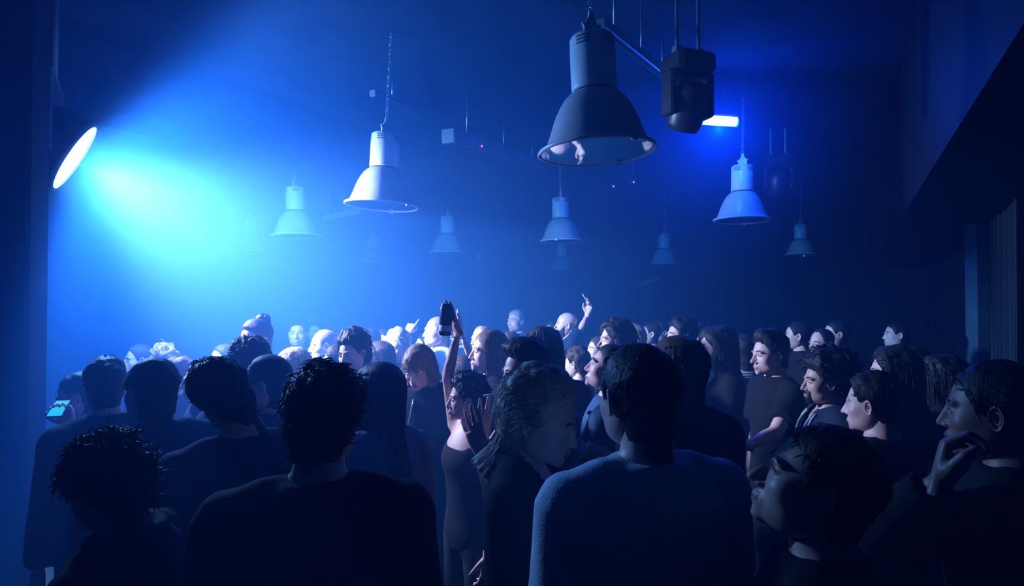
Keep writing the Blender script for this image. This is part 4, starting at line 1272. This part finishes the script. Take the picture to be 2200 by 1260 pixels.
def build_person(fig):
    c, i = fig.c, fig.i
    r = empty('person', fig.base, math.radians(c['by']), label=c['label'], cat='person', group='people standing in the crowd')
    r.scale = (fig.sc,) * 3
    RM = NP(fig.R); hc = NP(fig.hc); hs = fig.hs
    rs = random.Random(i * 7 + 1)
    h = dict(fem=fig.fem, jaw=round(rs.choice((.95, 1.0, 1.06)), 2), nose=round(rs.choice((.76, .86, .98)), 2), chin=round(rs.choice((0, .003)), 3), mouth=c.get('mouth', .0018))
    def hx(V): return (V * hs) @ RM.T + hc
    V, Fs, _ = RES[fig.bj]
    HV, HF, HM = head_geo(h, fig.lod)
    parts = [(V, Fs, 0), (hx(HV), HF, HM)]
    hands = {}
    for k in (1, -1):
        hv, hf, fr = place_hand(fig, k); hands[k] = fr
        parts.append((hv, hf, 0))
    BV, BF, BM = join(parts)
    part_np('body', BV, BF, (SKIN[c['skin']], LIP[c['skin']]), r, BM)
    hm = HAIRM[c['hcol']]
    st = HS[c['hair']]
    if st:
        hv, hf, _ = hair_geo(h, st, i * 13 + 3, fig.lod)
        part_np('hair', hx(hv), hf, (hm,), r)
    if c.get('beard'):
        bv, bf = beard_geo(h, i, c.get('bt', .006), c['beard'])
        part_np('beard', hx(bv), bf, (hm,), r)
    if fig.lod < 2 or c['hh'] > 43:
        for s in (1, -1):
            bv, bf = brow_geo(h, s, 1.0 if not fig.fem else .75)
            part_np('eyebrow', hx(bv), bf, (HAIRM['dark'] if c['hcol'] in ('blond', 'fair', 'grey') else hm,), r)
            ev, ef, em = eye_geo(s)
            if c['pitch'] < -12: continue
            part_np('eye', hx(ev), ef, (M['eye_white'], M['iris'], M['lash']), r, em)
    # clothes
    V, Fs, N = RES[fig.tj]
    Q = V * NP((1, 1, .55))
    amp = {'tee': .0055, 'long': .0095, 'jacket': .0075, 'tank': .002}[c['top']]
    lowk = np.clip((1.46 - V[:, 2]) / .12, 0.15, 1)
    V = V + N * (amp * lowk * vnoise(Q, i + 40, 20, 3))[:, None]
    Fs = Fs.copy(); cen = V[Fs].mean(1)
    keep = np.ones(len(Fs), bool)
    if c.get('cut'):
        _, zb, w = c['cut']
        x = cen[:, 0] - fig.lean[0]
        t = np.clip((cen[:, 2] - zb) / (1.48 - zb), 0, 2)
        keep &= ~((cen[:, 1] > .02) & (np.abs(x) < w * t) & (cen[:, 2] > zb) & (cen[:, 2] < 1.56))
    name = {'tee': 'shirt', 'long': 'sweatshirt', 'jacket': 'jacket', 'tank': 'tank_top'}[c['top']]
    garment = part_np(name, V, Fs[keep], (CLOTH[c['tc']],), r)
    if c.get('closed'):       # a top under the open jacket is the bare chest; nothing else shows
        pass
    V, Fs, N = RES[fig.lj]
    V = V + N * (.006 * vnoise(V * NP((1, 1, .6)), i + 80, 17, 2))[:, None]
    part_np('trousers', V, Fs, (CLOTH['jeans' if i % 3 == 0 else 'pants'],), r)
    for k in (1, -1):
        o = ob('shoe', SHOE, r, loc=(k * .118, -.015, 0)); o.rotation_euler = (0, 0, -k * .12)
    # extras worn on the body
    if c.get('glasses'):
        g = Geo()
        for s in (1, -1):
            pts = [Vector((s * .033 + .024 * math.cos(a), .101 - .10 * abs(.0 + .024 * math.cos(a)) * .3, .000 + .018 * math.sin(a))) for a in [2 * math.pi * q / 18 for q in range(18)]]
            g.tube(pts, .0018, 6, close=True)
            g.tube([(s * .057, .097, .006), (s * .074, .06, .008), (s * .080, -.002, .006), (s * .078, -.02, -.008)], .0017, 6)
        g.tube([(-.010, .103, .003), (0, .107, .006), (.010, .103, .003)], .0017, 6)
        part_np('spectacles', hx(NP(g.v)), NP([f for f in g.f if len(f) == 4]), (M['frame'],), r)
    if c.get('piping'):
        g = Geo()
        for s in (1, -1):
            for off in (0, .022):
                pts = []
                for q in range(14):
                    t = q / 13
                    x = s * (.055 + .02 * t + off); z = 1.47 - .36 * t
                    ok = np.argmin(((V0 := RES[fig.tj][0])[:, 0] - x) ** 2 + (V0[:, 2] - z) ** 2 + np.where(V0[:, 1] < 0, 9, 0))
                    pts.append((x, V0[ok, 1] + .006, z))
                g.tube(pts, .0055, 6)
        o = ob('piping', g.mesh('piping', CLOTH['white']), r, label='white stripes')
    if c.get('zip'):
        g = Geo(); V0 = RES[fig.tj][0]; pts = []
        for q in range(12):
            z = 1.44 - .030 * q; x = .02 + .03 * q / 11
            ok = np.argmin((V0[:, 0] - x) ** 2 + (V0[:, 2] - z) ** 2 + np.where(V0[:, 1] < 0, 9, 0)); pts.append((x, V0[ok, 1] + .005, z))
        g.tube(pts, .004, 6); ob('zip', g.mesh('zip', M['silver']), r, label='slanting metal zip')
    if c.get('bracelet'):
        k = c['bracelet']; S, E, W, *_ = fig.arm[k]
        u = (W - E).normalized(); q = u.to_track_quat('Z', 'Y').to_matrix(); cc = W - u * .03
        g = Geo(); g.tube([cc + q @ Vector((.033 * math.cos(a), .033 * math.sin(a), .004 * math.sin(2 * a))) for a in [2 * math.pi * t / 24 for t in range(24)]], .0035, 8, close=True)
        ob('bracelet', g.mesh('bracelet', M['silver']), r, label='thin metal bracelet')
    fig.root = r; fig.hands = hands; fig.hx = hx
    return r
for f in FIGS: build_person(f)
BY = {f.c['label']: f for f in FIGS}
def find(t): return next(f for f in FIGS if t in f.c['label'])
def hand_world(f, k, v):
    """a point in the frame of a hand, in the room"""
    W, x, y, z = f.hands[k]
    if k < 0: v = (v[0], -v[1], v[2])
    q = W + x * v[0] + y * v[1] + z * v[2]
    return f.base + rotz(f.c['by']) @ (q * f.sc)

# ------------------------------------------------------------------ things that are held
def bottle(p, axis, label, s=1.0, lab=True):
    q = Vector(axis).normalized().to_track_quat('Z', 'Y').to_matrix()
    r = empty('bottle', p, label=label, cat='bottle', group='beer bottles held in the crowd')
    g = Geo().lathe([(0, 0), (.026, 0), (.030, .006), (.030, .125), (.026, .150), (.016, .178), (.0125, .20), (.0125, .225), (.0145, .228), (.0145, .236), (.011, .238), (0, .238)], n=24, mat=q * s)
    ob('glass', g.mesh('glass', M['bottle']), r)
    if lab:
        g = Geo().lathe([(.0302, .045), (.0308, .046), (.0308, .112), (.0302, .113)], n=24, mat=q * s)
        ob('paper_label', g.mesh('paper_label', M['label']), r, label='pale blue paper label')
        g = Geo().lathe([(.0128, .195), (.0132, .197), (.0132, .222), (.0128, .224)], n=24, mat=q * s)
        ob('neck_label', g.mesh('neck_label', M['label']), r)
    return r
f = find('chin up, holding a bottle')
pc = hand_world(f, -1, (.10, .0, -.036))
bottle(pc - Vector((0, 0, .085)), (.04, .02, 1), 'dark beer bottle with pale blue label beside the pale sweatshirt')
def can(p, axis, label):
    q = Vector(axis).normalized().to_track_quat('Z', 'Y').to_matrix()
    r = empty('drinks_can', p, label=label, cat='can')
    ob('can_body', Geo().lathe([(0, .006), (.020, .003), (.024, 0), (.029, .010), (.029, .130), (.024, .143), (.0245, .147), (.022, .147), (.021, .143), (0, .143)], n=28, mat=q).mesh('can_body', M['can']), r)
    ob('printed_band', Geo().lathe([(.0291, .022), (.0296, .023), (.0296, .048), (.0291, .049)], n=28, mat=q).mesh('printed_band', M['paper']), r, label='white printed band')
    ob('pull_tab', Geo().box(q @ Vector((0, 0, .146)), (.012, .020, .002)).mesh('pull_tab', M['silver'], smooth=False), r)
M['can'] = mat('black_can', (.02, .022, .03), .25, spec=.6)
f = find('bare arm with a can')
can(at(956, 722, 2.66), (.05, 0, 1), 'dark drinks can held up in the raised hand')
def cigarette(p, axis, label):
    q = Vector(axis).normalized().to_track_quat('Z', 'Y').to_matrix()
    r = empty('cigarette', p, label=label, cat='cigarette', group='cigarettes in the crowd')
    ob('paper', Geo().lathe([(0, .018), (.0042, .018), (.0042, .082), (0, .083)], n=12, mat=q).mesh('paper', M['paper']), r)
    ob('filter', Geo().lathe([(0, 0), (.0042, 0), (.0042, .018), (0, .018)], n=12, mat=q).mesh('filter', M['filter']), r)
f = find('raising a cigarette')
cigarette(hand_world(f, -1, (.125, .02, -.035)), (-.5, .05, .85), 'white cigarette raised above the crowd by the bald man')
f = find('smoking and clapping')
mp = f.hx(NP([[.006, .101, -.0712]]))[0]
mw = f.base + rotz(f.c['by']) @ (Vector(mp) * f.sc)
cigarette(mw, rotz(f.c['hy']) @ Vector((.1, 1, -.08)), 'white cigarette between the lips of the dark haired man')
def phone(p, nrm, label):
    q = Vector(nrm).normalized().to_track_quat('Y', 'Z').to_matrix()
    r = empty('phone', p, label=label, cat='phone')
    r.rotation_euler = q.to_euler(); r.scale = (.85,) * 3
    ob('case', Geo().box((0, 0, 0), (.074, .009, .152), bev=.004).mesh('case', M['plastic'], smooth=False), r)
    ob('screen', Geo().box((0, .0052, 0), (.064, .002, .138)).mesh('screen', M['screen'], smooth=False), r, label='glowing cyan screen')
M['screen'] = mat('phone_screen', (.05, .1, .12), .2, emit=(.03, .55, 1.0), estr=1.1)
f = find('glowing phone')
phone(hand_world(f, -1, (.095, .01, -.032)), (.15, -.42, .9), 'phone with a glowing cyan screen at the left')
